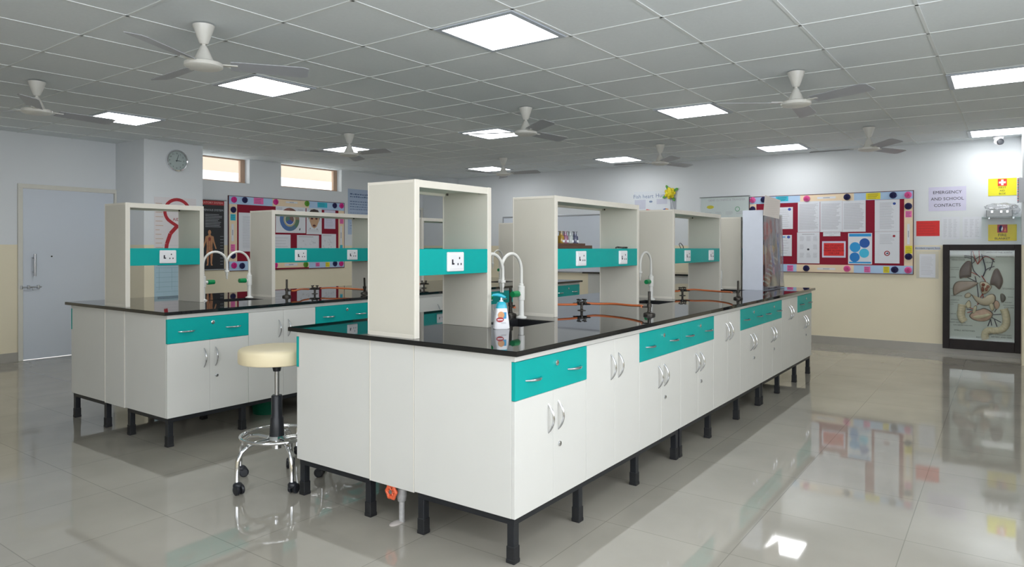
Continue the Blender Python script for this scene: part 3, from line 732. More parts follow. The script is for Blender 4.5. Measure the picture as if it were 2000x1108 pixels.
# stools
def stool(x, y, rz, label):
    t = thing('lab_stool', label, 'stool', (x, y, 0), rz, 'round lab stools on castors')
    MB().lathe([(.001, .678), (.196, .678), (.204, .681), (.207, .689), (.207, .742), (.204, .752), (.196, .758), (.17, .762), (.001, .764)], seg=48).build('seat', M['vinyl'], t)
    MB().lathe([(.001, .677), (.06, .677), (.06, .665), (.026, .655), (.020, .625), (.001, .625)], seg=20).build('seat_mount', M['blackp'], t)
    MB().lathe([(.013, .45), (.013, .64)], seg=16).build('gas_lift', M['steel'], t)
    MB().lathe([(.001, .255), (.042, .255), (.040, .275), (.036, .36), (.030, .37), (.030, .485), (.026, .49), (.001, .49)], seg=20).build('lift_cover', M['blackp'], t)
    MB().lathe([(.001, .19), (.027, .19), (.027, .235), (.06, .245), (.045, .262), (.001, .262)], seg=20).build('hub', M['chrome'], t)
    MB().tube([(.195*math.cos(2*PI*i/40), .195*math.sin(2*PI*i/40), .265) for i in range(40)], .0095, 10, True).build('foot_ring', M['chrome'], t)
    for k in range(5):
        a = 2*PI*k/5; f = lambda r, z: (r*math.cos(a), r*math.sin(a), z)
        l = MB().tube([f(.02, .24), f(.12, .247), f(.18, .240), f(.222, .215), f(.245, .17), f(.25, .12), f(.25, .065)], .0125, 10).build('leg', M['chrome'], t)
        c = MB(); px, py, _ = f(.25, 0); ta = a+PI/2+.6*k; dx, dy = math.cos(ta), math.sin(ta); nx, ny = -dy, dx
        for s in (-1, 1):
            p0 = Vector((px+dx*.018+nx*s*.006, py+dy*.018+ny*s*.006, .0265)); p1 = p0+Vector((nx*s*.018, ny*s*.018, 0))
            c.tube([p0, p0.lerp(p1, .2), p0.lerp(p1, .8), p1], [.024, .0265, .0265, .020], 18)
        c.blob((px+dx*.008, py+dy*.008, .046), (.026, .026, .020), 14); c.lathe([(.009, .05), (.009, .075)], (px, py, 0), 10)
        c.build('castor', M['blackp'], l)
    return t
stool(.066, 1.70, math.radians(180), 'cream round stool on chrome castor base between the two benches')
stool(.60, 1.82, math.radians(205), 'second chrome stool mostly hidden behind the front bench')
# valve pipe, bins, pipe under the left bench
t = thing('water_pipe', 'short grey water pipe with orange handwheel under the front bench', 'pipe', (.06, .71, 0))
MB().lathe([(.014, .0), (.014, .10), (.02, .105), (.024, .13), (.024, .165), (.018, .17), (.018, .45)], seg=16).build('pipe', mat('galvanised_pipe', (.50, .50, .50), .5, .3, noise=.3, scale=60), t)
MB().blob((-.02, .01, .002), (.05, .025, .008), 14).build('cement_patch', mat('cement', (.50, .46, .43), .9, noise=.3), t)
hw = MB(); hc = (-.05, .02, .158)
hw.tube([(hc[0]+.0, hc[1]+.0, hc[2]), (-.01, .005, .15)], .006)
rim = [];
for i in range(24):
    a = 2*PI*i/24; r = .030+.004*math.cos(6*a); rim.append((hc[0]+.3*r*math.sin(a)*0, hc[1]+r*math.cos(a)*.95, hc[2]+r*math.sin(a)))
hw.tube(rim, .0085, 10, True)
for a in range(3):
    a = PI*a/3; hw.tube([(hc[0], hc[1]-.03*math.cos(a), hc[2]-.03*math.sin(a)), (hc[0], hc[1]+.03*math.cos(a), hc[2]+.03*math.sin(a))], .005)
hw.build('handwheel', mat('orange_paint', (.75, .13, .05), .4), t)
MB().lathe([(.010, -.008), (.010, .008)], hc, 12, 'x').build('wheel_nut', M['steel'], t)
t = MB(); t.lathe([(.001, 0), (.105, 0), (.13, .15), (.142, .165), (.142, .172), (.128, .17), (.10, .01), (.001, .008)], (1.02, 3.17, 0), 28)
tag(t.build('plastic_tub', mat('dark_green_plastic', (.0, .11, .06), .4)), 'dark green plastic tub on the floor under the left bench', 'tub')
# ------------------------------------------------------------ wall fittings
def onwall(wall, name, label, cat, h, z, group=None, off=0):
    # h runs to the viewer's right along the wall; built facing local -y
    if wall == 'R': loc, rz = (RX-off, -h, z), -PI/2
    elif wall == 'L': loc, rz = (h, LY-off, z), 0
    elif wall == 'P': loc, rz = (h, 6.92-off, z), 0
    return thing(name, label, cat, loc, rz, group)
def sheet(wall, name, label, cat, a, group=None, off=.0005, th=.0012, m='paper', ink='ink', rows=0, parts=None, margin=.14, tilt=0):
    h0, z0, h1, z1 = a; w, hh = abs(h1-h0), abs(z1-z0)
    t = onwall(wall, name, label, cat, (h0+h1)/2, (z0+z1)/2, group, off)
    MB().box(-w/2, -th, -hh/2, w/2, 0, hh/2).build('sheet', M[m] if isinstance(m, str) else m, t)
    if rows:
        q = MB(); lines(q, -w/2+w*margin, -hh/2+hh*.08, w/2-w*margin, hh/2-hh*.08, rows, -th-.0002, min(.004, hh/rows*.32)); q.build('printed_text', M[ink], t)
    if parts: parts(t, w, hh, -th-.0004)
    if tilt: t.rotation_euler = (0, math.radians(tilt), 0) if wall != 'R' else (math.radians(tilt), 0, t.rotation_euler.z)
    return t
def rosette(wall, h, z, r, m, label, off, group):
    b = MB(); n = 40; rings = []
    for k, (rr, yy) in enumerate(((1, -.004), (.98, -.012), (.78, -.022), (.6, -.017), (.52, -.028), (.3, -.022), (.22, -.032), (0, -.030))):
        if rr == 0: rings.append([b.bm.verts.new((0, yy, 0))]); continue
        rings.append([b.bm.verts.new((rr*r*(1+.06*math.cos(i*2.4+k))*math.cos(2*PI*i/n), yy+.006*math.sin(i*PI/1.5+k*1.3), rr*r*(1+.06*math.cos(i*2.4+k))*math.sin(2*PI*i/n))) for i in range(n)])
    base = [b.bm.verts.new((r*.95*math.cos(2*PI*i/n), 0, r*.95*math.sin(2*PI*i/n))) for i in range(n)]
    rings = [base]+rings; fs = [b.bm.faces.new(base)]
    for A, B in zip(rings, rings[1:]):
        for i in range(n):
            if len(B) == 1: fs.append(b.bm.faces.new((A[i], A[(i+1) % n], B[0])))
            else: fs.append(b.bm.faces.new((A[i], A[(i+1) % n], B[(i+1) % n], B[i])))
    bmesh.ops.recalc_face_normals(b.bm, faces=fs)
    loc, rz = ((RX-off, -h, z), -PI/2) if wall == 'R' else ((h, LY-off, z), 0)
    return tag(b.build('paper_rosette', m, None, loc, rz), label, 'paper flower', group)
def note(wall, a, m, label, off, group, rows=3, ink='oldred'):
    return sheet(wall, 'sticky_note', label, 'note', a, group, off, .001, m, ink, rows, margin=.12)
def board(wall, label, a, strips, group=None):
    h0, z0, h1, z1 = a; w, hh = h1-h0, z1-z0
    t = onwall(wall, 'notice_board', label, 'notice board', h0, z0)
    MB().box(0, -.018, 0, w, 0, hh, .001).build('felt_panel', M['felt'], t)
    e = MB(); q = .008
    e.box(-q, -.022, -q, w+q, 0, 0); e.box(-q, -.022, hh, w+q, 0, hh+q); e.box(-q, -.022, 0, 0, 0, hh); e.box(w, -.022, 0, w+q, 0, hh); e.build('board_frame', mat('maroon_frame', (.10, .02, .03), .5), t)
    for x0, y0, x1, y1, m in strips: MB().box(x0-h0, -.0195, y0-z0, x1-h0, -.0175, y1-z0).build('border_strip', M[m], t)
    return t
BO = .0205; RO = .0205
GR_ = 'paper rosettes on the right notice board'; GN = 'sticky notes on the right notice board'; GS = 'sheets pinned on the right notice board'
board('R', 'maroon notice board with blue and peach paper border on the right wall', (-1.385, .985, .692, 2.06), [
    (-1.385, 1.96, -.686, 2.06, 'bluepaper'), (-.686, 1.96, .0, 2.06, 'peach'), (.0, 1.96, .692, 2.06, 'bluepaper'),
    (-1.385, .985, -.733, 1.09, 'bluepaper'), (-.733, .985, .0, 1.09, 'peach'), (.0, .985, .692, 1.09, 'bluepaper'),
    (-1.385, 1.09, -1.29, 1.96, 'peach'), (.593, 1.09, .692, 1.96, 'peach')])
for h, z, m, lab in ((-1.341, 2.02, 'pink', 'pink rosette at the top left corner'), (-.598, 2.012, 'pink', 'pink rosette at the left end of the top peach strip'),
                     (.637, 2.008, 'pink', 'pink rosette at the top right corner'), (.639, 1.035, 'pink', 'pink rosette at the bottom right corner'), (-.082, 1.04, 'pink', 'pink rosette at the middle of the bottom border'),
                     (-1.184, 2.02, 'navy', 'navy rosette behind the hanging paper, top border'), (-.084, 2.012, 'navy', 'navy rosette at the middle of the top border'), (.467, 2.012, 'navy', 'navy rosette right of the yellow note, top border'),
                     (-1.342, 1.885, 'navy', 'navy rosette below the top left pink one'), (.64, 1.863, 'navy', 'navy rosette below the top right pink one'), (.643, 1.21, 'navy', 'navy rosette low on the right border'),
                     (.486, 1.038, 'navy', 'navy rosette beside the bottom right pink one'), (-.602, 1.036, 'navy', 'navy rosette left on the bottom border')):
    rosette('R', h, z, .043, M[m], lab+', right notice board', RO, GR_)
for a, m, lab in (((-1.015, 1.985, -.845, 2.055), 'cyan', 'wide cyan note on the top border'), ((.147, 1.968, .318, 2.054), 'yellow', 'wide yellow note on the top border'),
                  ((.607, 1.719, .678, 1.80), 'pink', 'pink note on the right border'), ((.605, 1.25, .686, 1.35), 'yellow', 'yellow note on the right border'),
                  ((-.858, .992, -.777, 1.075), 'pink', 'pink note on the bottom border beside the wrapped model'), ((.126, .994, .201, 1.073), 'pink', 'pink note right of middle on the bottom border'), ((.354, .993, .424, 1.076), 'yellow', 'small yellow note on the bottom border')):
    note('R', a, m, lab+', right notice board', BO, GN, 4, 'dark')
def lab_strip(wall, a, label, off, group, vert=False):
    def pp(t, w, hh, y):
        q = MB()
        if vert: q.box(-w*.2, y-.0003, -hh*.16, w*.2, y, hh*.16)
        else: q.box(-w*.18, y-.0003, -hh*.2, w*.18, y, hh*.2)
        q.build('printed_text', M['ink'], t)
    return sheet(wall, 'paper_label', label, 'label', a, group, off, .001, 'lilac' if False else 'paper', parts=pp)
lab_strip('R', (-.461, 2.0, -.225, 2.028), 'white paper label strip on the top peach border, right notice board', BO, 'white label strips on the boards')
lab_strip('R', (-.459, 1.02, -.229, 1.046), 'white paper label strip on the bottom peach border, right notice board', BO, 'white label strips on the boards')
lab_strip('R', (.627, 1.37, .656, 1.633), 'upright white label strip on the right border, right notice board', BO, 'white label strips on the boards', True)
SO = .0199
def corner_logo(col):
    def pp(t, w, hh, y):
        MB().disc(w*.32, hh*.40, .022, .020, y-.0004, y, 14).build('emblem', mat('blue_emblem', (.05, .10, .45), .6), t)
        if col: MB().box(-w*.05, y-.0004, hh*.38, w*.14, y, hh*.43).build('blue_bar', mat('bright_blue', (.05, .35, .75), .6), t)
    return pp
sheet('R', 'pinned_sheet', 'white sheet with blue emblem, upper of two beside the wrapped model', 'paper', (-1.037, 1.59, -.782, 1.90), GS, SO, rows=9, parts=corner_logo(0))
sheet('R', 'pinned_sheet', 'white sheet with blue bar heading, lower of two beside the wrapped model', 'paper', (-1.037, 1.205, -.796, 1.505), GS, SO, rows=7, parts=corner_logo(1))
sheet('R', 'pinned_sheet', 'densely printed grey sheet, left of three in a row', 'paper', (-.716, 1.541, -.427, 1.972), GS, SO, rows=30, margin=.06)
sheet('R', 'pinned_sheet', 'densely printed grey sheet, middle of three in a row', 'paper', (-.422, 1.541, -.143, 1.969), GS, SO, rows=30, margin=.06)
sheet('R', 'pinned_sheet', 'densely printed grey sheet, right of three in a row', 'paper', (-.141, 1.539, .143, 1.963), GS, SO, rows=30, margin=.06)
sheet('R', 'pinned_sheet', 'small white heading slip above the red notice', 'paper', (-.383, 1.482, -.166, 1.538), GS, SO+.0015, parts=lambda t, w, h, y: texts('printed_text', [('LEARNING ABOUT', 0, .012, .022), ('SAFETY', 0, -.014, .02)], M['ink'], t, y) and None)
def fourcols(t, w, hh, y):
    q = MB()
    for r in range(3):
        for c in range(3):
            if (r, c) == (1, 1): continue
            x = (-.38+.30*c)*w; z = (.30-.27*r)*hh; lines(q, x, z-.035, x+.2*w, z+.035, 7, y, .0025)
    q.box(-.28*w, y-.0003, .43*hh, .28*w, y, .45*hh); q.build('printed_text', M['ink'], t)
    MB().disc(0, -.05*hh, .016, .014, y-.0004, y, 12).build('emblem', M['dark'], t)
sheet('R', 'pinned_sheet', 'grey sheet of nine text blocks below the printed row', 'paper', (-.724, 1.106, -.43, 1.538), GS, SO, parts=fourcols)
def redsign(t, w, hh, y):
    MB().box(-w*.43, y-.0006, -hh*.39, w*.43, y, hh*.39).build('red_field', M['red'], t)
    texts('printed_text', [('NO STUDENT', 0, .052, .036), ('ALLOWED TO', 0, .018, .036), ('WORK ALONE IN', 0, -.018, .033), ('THE LAB', 0, -.053, .036)], mat('dark_red_ink', (.22, .0, .01), .6), t, y-.001)
sheet('R', 'safety_sign', 'red lettered notice with white border on the right notice board', 'sign', (-.397, 1.189, -.10, 1.413), GS, SO, m='lilac', parts=redsign)
def circles(t, w, hh, y):
    sky = mat('sky_blue_ink', (.02, .33, .72), .5); dk = mat('deep_blue_ink', (.01, .10, .42), .5); cy = mat('cyan_ink', (.05, .52, .78), .5)
    MB().box(-w*.46, y-.0004, hh*.39, w*.46, y, hh*.48).box(-w*.46, y-.0004, -hh*.47, w*.46, y, -hh*.42).build('blue_band', sky, t)
    MB().disc(-.06, .02, .066, .068, y-.0005, y).build('upper_left_circle', sky, t)
    MB().disc(.055, .075, .062, .064, y-.0006, y).build('dark_circle', dk, t)
    MB().disc(.05, -.06, .060, .062, y-.0004, y).build('cyan_circle', cy, t)
    MB().disc(-.065, -.115, .062, .064, y-.0007, y).build('lower_circle', mat('mid_blue_ink', (.01, .2, .58), .5), t)
sheet('R', 'wall_poster', 'white poster with four overlapping blue circles on the right notice board', 'poster', (-.069, 1.102, .221, 1.521), GS, SO, parts=circles)
def lemb(col, x, z, r):
    return lambda t, w, hh, y: MB().disc(x*w, z*hh, r, r*.95, y-.0005, y, 14).build('emblem', mat(col+'_emblem', {'navyblue': (.03, .08, .35), 'maroon': (.35, .02, .04)}[col], .6), t) and None
sheet('R', 'pinned_sheet', 'long printed sheet with blue emblem at the right, upper of two', 'paper', (.252, 1.538, .541, 1.957), GS, SO, rows=22, margin=.2, parts=lemb('navyblue', .29, .37, .018))
def crest(t, w, hh, y):
    MB().disc(.28*w, .36*hh, .016, .016, y-.0005, y, 12).build('emblem', mat('maroon_emblem', (.35, .02, .04), .6), t)
    MB().ring(.0, -.185*hh, .022, .034, y-.0005, y, seg=20).build('crest_ring', mat('maroon_emblem', (.35, .02, .04), .6), t)
    MB().prism([(-.018, -.21*hh), (.005, -.15*hh), (.02, -.2*hh)], y-.0005, y).build('crest_mark', M['navy'], t)
    lines(MB(), -.3*w, .1*hh, .3*w, .42*hh, 9, y, .003).build('printed_text', M['ink'], t)
sheet('R', 'pinned_sheet', 'printed sheet with round crest at the right, lower of two', 'paper', (.253, 1.119, .541, 1.536), GS, SO, parts=crest)
# right of the board
GW = 'papers taped to the right wall'
sheet('R', 'red_notice', 'plain red laminated sheet on the wall right of the notice board', 'sign', (.728, 1.474, .984, 1.668), None, m='red', rows=5, ink='oldred', margin=.08)
sheet('R', 'wall_sign', 'lilac sheet reading emergency and school contacts', 'sign', (.863, 1.79, 1.265, 2.094), None, m='lilac', parts=lambda t, w, h, y: texts('lettering', [('EMERGENCY', 0, .082, .054, 'CENTER', .0008), ('AND SCHOOL', 0, 0, .054, 'CENTER', .0008), ('CONTACTS', 0, -.082, .054, 'CENTER', .0008)], M['dark'], t, y) and None)
def table(t, w, hh, y):
    q = MB()
    for c in range(3): lines(q, (-.4+.28*c)*w, -.42*hh, (-.4+.28*c+.22)*w, .40*hh, 14, y, .0028, .5)
    q.build('printed_text', M['ink'], t)
sheet('R', 'pinned_sheet', 'white contact list in a clear sleeve, left of two', 'paper', (1.006, 1.431, 1.196, 1.714), GW, parts=table)
sheet('R', 'pinned_sheet', 'white contact list in a clear sleeve, right of two', 'paper', (1.228, 1.433, 1.423, 1.708), GW, parts=table)
sheet('R', 'paper_label', 'pale strip reading accident report form', 'label', (.718, 1.299, .99, 1.338), None, m=mat('pale_blue_paper', (.62, .66, .76), .7), parts=lambda t, w, h, y: texts('lettering', [('Accident report form', 0, 0, .032, 'CENTER', .0005)], M['dark'], t, y) and None)
def sleeve(t, w, hh, y): 
    MB().box(-w*.36, y-.0005, -hh*.46, w*.36, y, hh*.40).build('form', M['paper'], t)
    lines(MB(), -w*.28, -hh*.38, w*.26, hh*.32, 14, y-.0006, .0025).build('printed_text', M['ink'], t)
sheet('R', 'form_holder', 'wall pocket holding a white form, under the accident report strip', 'holder', (.729, .93, .974, 1.279), None, m=mat('buff_sleeve', (.66, .62, .50), .35), parts=sleeve)
def aid(t, w, hh, y):
    rd = MB().box(-.045, y-.0005, .012, .045, y, .098).build('red_square', mat('sign_red', (.75, .03, .02), .4), t)
    c = MB(); c.prism([(-.034, .043), (-.012, .043), (-.012, .021), (.012, .021), (.012, .043), (.034, .043), (.034, .067), (.012, .067), (.012, .089), (-.012, .089), (-.012, .067), (-.034, .067)], y-.0012, y-.0004); c.build('white_cross', M['whitep'], rd)
    texts('lettering', [('FIRST', 0, -.008, .032, 'CENTER', .0014), ('AID', 0, -.046, .032, 'CENTER', .0014), ('BOX', 0, -.082, .032, 'CENTER', .0014)], M['dark'], t, y)
sheet('R', 'wall_sign', 'yellow first aid box sign with red square and white cross', 'sign', (1.489, 1.958, 1.77, 2.168), None, off=.0005, th=.004, m=mat('sign_yellow', (.80, .74, .01), .35), parts=aid)
def fire(t, w, hh, y):
    rd = MB().box(-.05, y-.0005, .0, .05, y, .098).build('red_square', mat('sign_red_dark', (.42, .03, .05), .4), t)
    MB().prism([(-.03, .01), (-.012, .01), (-.005, .04), (.0, .085), (-.02, .09), (-.036, .06)], y-.0012, y-.0004).build('blanket_figure', M['navy'], rd)
    MB().prism([(-.004, .015), (.006, .05), (.0, .08), (-.012, .04)], y-.0014, y-.0004).build('white_sheet', M['whitep'], rd)
    MB().prism([(.014, .012), (.04, .012), (.036, .04), (.028, .064), (.022, .04)], y-.0012, y-.0004).build('flame', mat('flame_orange', (.8, .2, .08), .4), rd)
    texts('lettering', [('FIRE', 0, -.03, .048, 'CENTER', .002), ('BLANKET', 0, -.072, .036, 'CENTER', .002)], M['dark'], t, y)
sheet('R', 'wall_sign', 'yellow fire blanket sign under the glass shelf', 'sign', (1.49, 1.41, 1.772, 1.607), None, off=.0005, th=.004, m=mat('sign_amber', (.76, .60, .01), .35), parts=fire)
t = onwall('R', 'glass_shelf', 'thin dark glass shelf on the right wall carrying a metal box', 'shelf', 1.62, 1.687)
MB().box(-.192, -.16, 0, .19, 0, .008, .001).build('glass', M['greenglass'], t)
for x in (-.12, .12): MB().box(x-.01, -.04, -.012, x+.01, 0, .012, .002).build('bracket', M['steel'], t)
t = onwall('R', 'first_aid_case', 'grey metal case in crumpled clear plastic on the glass shelf', 'case', 1.62, 1.695)
MB().box(-.15, -.13, 0, .11, -.03, .088, .006).build('case', mat('grey_case', (.26, .27, .27), .35, .3), t)
for x in (-.09, .0, .06): MB().box(x-.012, -.138, .05, x+.012, -.129, .078, .002).build('clasp', M['chrome'], t)
b = MB().blob((-.01, -.08, .125), (.165, .066, .04), 24, fn=lambda p: p*(1+.10*math.sin(9*p.x+4*p.y)+.08*math.sin(13*p.z+7*p.x))).blob((.13, -.08, .085), (.055, .05, .055), 16, fn=lambda p: p*(1+.12*math.sin(9*p.x+6*p.z)))
b.build('plastic_bag', M['film'], t)
# dome camera
t = thing('security_camera', 'small white dome security camera on the ceiling at the far right', 'camera', (7.72, -1.59, CZ), math.radians(-60))
MB().lathe([(.001, 0), (.055, 0), (.055, -.02), (.04, -.035), (.001, -.035)], seg=24).build('base', M['whitep'], t)
MB().blob((0, 0, -.055), (.046, .046, .046), 20).build('ball', M['whitep'], t)
MB().lathe([(.036, 0), (.036, -.02), (.028, -.022), (.001, -.022)], (0, 0, 0), 20, 'y').build('lens', M['blackp'], t).location = (0, -.03, -.066)
# anatomical relief case
def relief():
    t = onwall('R', 'relief_case', 'black framed anatomy relief of organs on the right wall', 'anatomy display', 1.424, .715, off=.001)
    W, H, f = .801, 1.299, .072; w2, h2 = W/2, H/2
    e = MB(); d = -.085
    e.box(-w2, d, -h2, -w2+f, 0, h2, .004); e.box(w2-f, d, -h2, w2, 0, h2, .004); e.box(-w2+f, d, h2-f, w2-f, 0, h2, .004); e.box(-w2+f, d, -h2, w2-f, 0, -h2+f+.05, .004)
    e.build('case_frame', M['frame'], t)
    MB().box(-w2+f, -.012, -h2+f, w2-f, 0, h2-f).build('back_panel', mat('grey_green_panel', (.60, .64, .62), .6), t)
    # picture coordinates: u 0..1, v 0..1 over the inner opening (v downward)
    L, Rr, T, B = -w2+f, w2-f, h2-f, -h2+f+.05
    P = lambda u, v: (L+(Rr-L)*u, T-(T-B)*v)
    y = -.012
    def organ(nm, pts, m, dep=.03, puff=.55):
        # rounded relief: outline, inset rings rising towards the viewer
        Q = [Vector(P(*p)) for p in pts]; c = sum(Q, Vector((0, 0)))/len(Q); b = MB(); rg = []
        S = []
        n = len(Q)
        for i in range(n):
            for k in range(4):
                tt = k/4; a, bb, cc, dd = Q[i-1], Q[i], Q[(i+1) % n], Q[(i+2) % n]
                S.append(.5*((2*bb)+(cc-a)*tt+(2*a-5*bb+4*cc-dd)*tt*tt+(3*bb-a-3*cc+dd)*tt**3))
        for s, hh in ((1, 0), (.98, .35), (.9, .65), (.75, .88), (.5, .98)): rg.append([b.bm.verts.new((c.x+(p.x-c.x)*s, y-dep*hh, c.y+(p.y-c.y)*s)) for p in S])
        cv = b.bm.verts.new((c.x, y-dep, c.y)); fs = []; N = len(S)
        for A, C in zip(rg, rg[1:]):
            for i in range(N): fs.append(b.bm.faces.new((A[i], A[(i+1) % N], C[(i+1) % N], C[i])))
        for i in range(N): fs.append(b.bm.faces.new((rg[-1][i], rg[-1][(i+1) % N], cv)))
        bmesh.ops.recalc_face_normals(b.bm, faces=fs)
        for q in fs: q.smooth = True
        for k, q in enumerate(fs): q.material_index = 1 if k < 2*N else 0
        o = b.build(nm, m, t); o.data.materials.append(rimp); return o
    rimp = mat('dark_edge_brown', (.16, .12, .10), .45, noise=.3, scale=30)  # darker brown on the outer rings of each organ
    lung = mat('lung_purple', (.11, .075, .085), .4, noise=.5, scale=9); liv = mat('liver_brown', (.34, .25, .22), .35, noise=.35, scale=8); st = mat('stomach_tan', (.60, .50, .38), .4, noise=.2, scale=10)
    gut = mat('gut_cream', (.62, .54, .38), .45, noise=.2, scale=25); pk = mat('gut_pink', (.56, .36, .28), .45, noise=.25, scale=25); dkb = mat('dark_organ', (.09, .08, .08), .4, noise=.4); hb = mat('heart_brown', (.25, .07, .04), .5, noise=.4, scale=30)
    art = mat('artery_red', (.40, .03, .02), .4); vein = mat('vein_blue', (.03, .03, .07), .4)
    # coordinates read on the relief itself
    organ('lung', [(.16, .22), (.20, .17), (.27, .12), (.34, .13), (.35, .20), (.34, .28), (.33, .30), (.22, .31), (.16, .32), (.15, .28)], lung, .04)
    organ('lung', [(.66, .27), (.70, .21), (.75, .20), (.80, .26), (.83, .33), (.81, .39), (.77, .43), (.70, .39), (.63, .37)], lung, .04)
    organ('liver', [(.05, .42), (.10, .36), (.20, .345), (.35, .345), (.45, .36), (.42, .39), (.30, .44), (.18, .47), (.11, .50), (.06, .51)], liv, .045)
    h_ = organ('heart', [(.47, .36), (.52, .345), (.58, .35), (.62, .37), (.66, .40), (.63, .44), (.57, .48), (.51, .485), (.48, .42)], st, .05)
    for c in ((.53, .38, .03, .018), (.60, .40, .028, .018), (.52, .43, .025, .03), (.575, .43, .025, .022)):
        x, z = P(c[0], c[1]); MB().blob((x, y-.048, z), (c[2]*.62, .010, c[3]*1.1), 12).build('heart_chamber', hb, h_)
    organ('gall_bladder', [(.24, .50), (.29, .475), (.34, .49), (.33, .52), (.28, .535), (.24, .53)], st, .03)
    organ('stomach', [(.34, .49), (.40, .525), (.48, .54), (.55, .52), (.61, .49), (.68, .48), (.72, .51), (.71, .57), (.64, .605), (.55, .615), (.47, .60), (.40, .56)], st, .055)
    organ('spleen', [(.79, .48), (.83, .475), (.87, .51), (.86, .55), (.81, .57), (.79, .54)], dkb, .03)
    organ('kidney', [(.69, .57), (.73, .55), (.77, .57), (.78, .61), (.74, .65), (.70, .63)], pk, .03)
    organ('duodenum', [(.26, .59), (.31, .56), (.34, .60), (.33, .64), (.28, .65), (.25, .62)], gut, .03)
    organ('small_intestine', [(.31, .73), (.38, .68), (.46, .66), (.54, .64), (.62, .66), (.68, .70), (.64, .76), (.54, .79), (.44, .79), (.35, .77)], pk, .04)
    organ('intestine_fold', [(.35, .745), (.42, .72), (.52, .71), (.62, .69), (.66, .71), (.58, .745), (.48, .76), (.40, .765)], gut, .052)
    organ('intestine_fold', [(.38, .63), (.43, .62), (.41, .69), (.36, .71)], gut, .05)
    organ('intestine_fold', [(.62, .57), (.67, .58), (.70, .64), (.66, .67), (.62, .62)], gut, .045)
    def tubeuv(nm, pts, r, m, dep=.02, par=t, lumps=0):
        pp = smooth_path([(P(*p)[0], y-dep, P(*p)[1]) for p in pts], 6)
        rr = [r*(1+lumps*math.sin(i*2.1)) for i in range(len(pp))]; return MB().tube(pp, rr, 10).build(nm, m, par)
    tubeuv('ascending_colon', [(.20, .61), (.19, .66), (.18, .72), (.20, .77), (.24, .80)], .042, gut, .02, lumps=.07)
    tubeuv('descending_colon', [(.84, .64), (.87, .70), (.88, .77), (.86, .83), (.80, .87), (.70, .885), (.62, .885), (.57, .91), (.555, .96), (.57, .985)], .040, gut, .02, lumps=.07)
    b = MB()
    def vl(b, pts, r, dep=.012): b.tube(smooth_path([(P(*p)[0], y-dep, P(*p)[1]) for p in pts], 5), r, 8)
    for pts in ([(.36, .005), (.40, .09), (.44, .155)], [(.46, .005), (.465, .10), (.44, .155)], [(.44, .155), (.55, .07), (.70, .10)], [(.50, .28), (.55, .33), (.57, .36)], [(.26, .28), (.28, .24), (.36, .25), (.45, .28)], [(.52, .48), (.46, .56), (.44, .61)], [(.52, .48), (.54, .57), (.54, .61)], [(.30, .64), (.40, .66)], [(.26, .31), (.26, .26)], [(.28, .70), (.36, .68)]): vl(b, pts, .0045)
    b.build('artery', art, t); b = MB()
    for pts in ([(.34, .005), (.345, .12), (.37, .21), (.42, .26), (.48, .30)], [(.23, .06), (.35, .07), (.40, .11), (.36, .145)], [(.40, .29), (.43, .38), (.45, .50), (.46, .60)], [(.38, .11), (.50, .06), (.62, .075), (.70, .13)], [(.52, .29), (.58, .21), (.70, .175)], [(.62, .22), (.65, .18), (.68, .10)], [(.20, .27), (.30, .31), (.42, .35)], [(.23, .075), (.34, .09)],
                [(.68, .71), (.80, .70)], [(.66, .74), (.80, .79)], [(.70, .68), (.76, .61)], [(.64, .76), (.60, .84)], [(.64, .76), (.66, .83)], [(.27, .66), (.38, .67)], [(.70, .76), (.74, .84)], [(.50, .04), (.56, .20), (.53, .28)]): vl(b, pts, .005)
    b.build('vein', vein, t)
    tx = []
    for s, u, v, al in (('ARCH OF THE AORTA', .57, .025, 'LEFT'), ('PULMONARY VEIN', .72, .07, 'LEFT'), ('DESCENDING', .25, .085, 'RIGHT'), ('VENA CAVA', .24, .108, 'RIGHT'), ('HEART', .56, .135, 'LEFT'), ('ASCENDING', .15, .195, 'RIGHT'), ('VENA CAVA', .15, .217, 'RIGHT'),
                        ('LUNG', .10, .305, 'RIGHT'), ('STOMACH', .82, .42, 'LEFT'), ('LIVER', .045, .435, 'RIGHT'), ('SPLEEN', .90, .51, 'LEFT'), ('GALL BLADDER', .20, .515, 'RIGHT'), ('LEFT KIDNEY', .79, .57, 'LEFT'), ('DUODENUM', .15, .565, 'RIGHT'), ('DESCENDING', .83, .60, 'LEFT'), ('COLON', .99, .625, 'RIGHT'),
                        ('ASCENDING', .13, .59, 'RIGHT'), ('COLON', .06, .612, 'RIGHT'), ('CAECUM', .10, .72, 'RIGHT'), ('APPENDIX', .16, .785, 'RIGHT'), ('RIGHT COMMON', .25, .815, 'RIGHT'), ('ILIAC ARTERY AND VEIN', .36, .845, 'RIGHT'), ('SMALL INTESTINES', .40, .905, 'RIGHT'), ('RECTUM', .42, .97, 'LEFT'), ('LEFT COMMON ILIAC', .62, .93, 'LEFT'), ('ARTERY AND VEIN', .65, .955, 'LEFT')):
        x, z = P(u, v); size = .026
        wmax = {'LEFT': Rr-x, 'RIGHT': x-L, 'CENTER': 9}[al]-.004; est = len(s)*size*.62
        if est > wmax: size = max(.012, wmax/(len(s)*.62)) if wmax > .02 else .012
        tx.append((s, x, z, size, al, .0003))
    texts('lettering', tx, M['dark'], t, y-.001)
    MB().box(L-.004, -.074, B-.004, Rr+.004, -.071, T+.004).build('glass_pane', M['glass'], t)
relief()
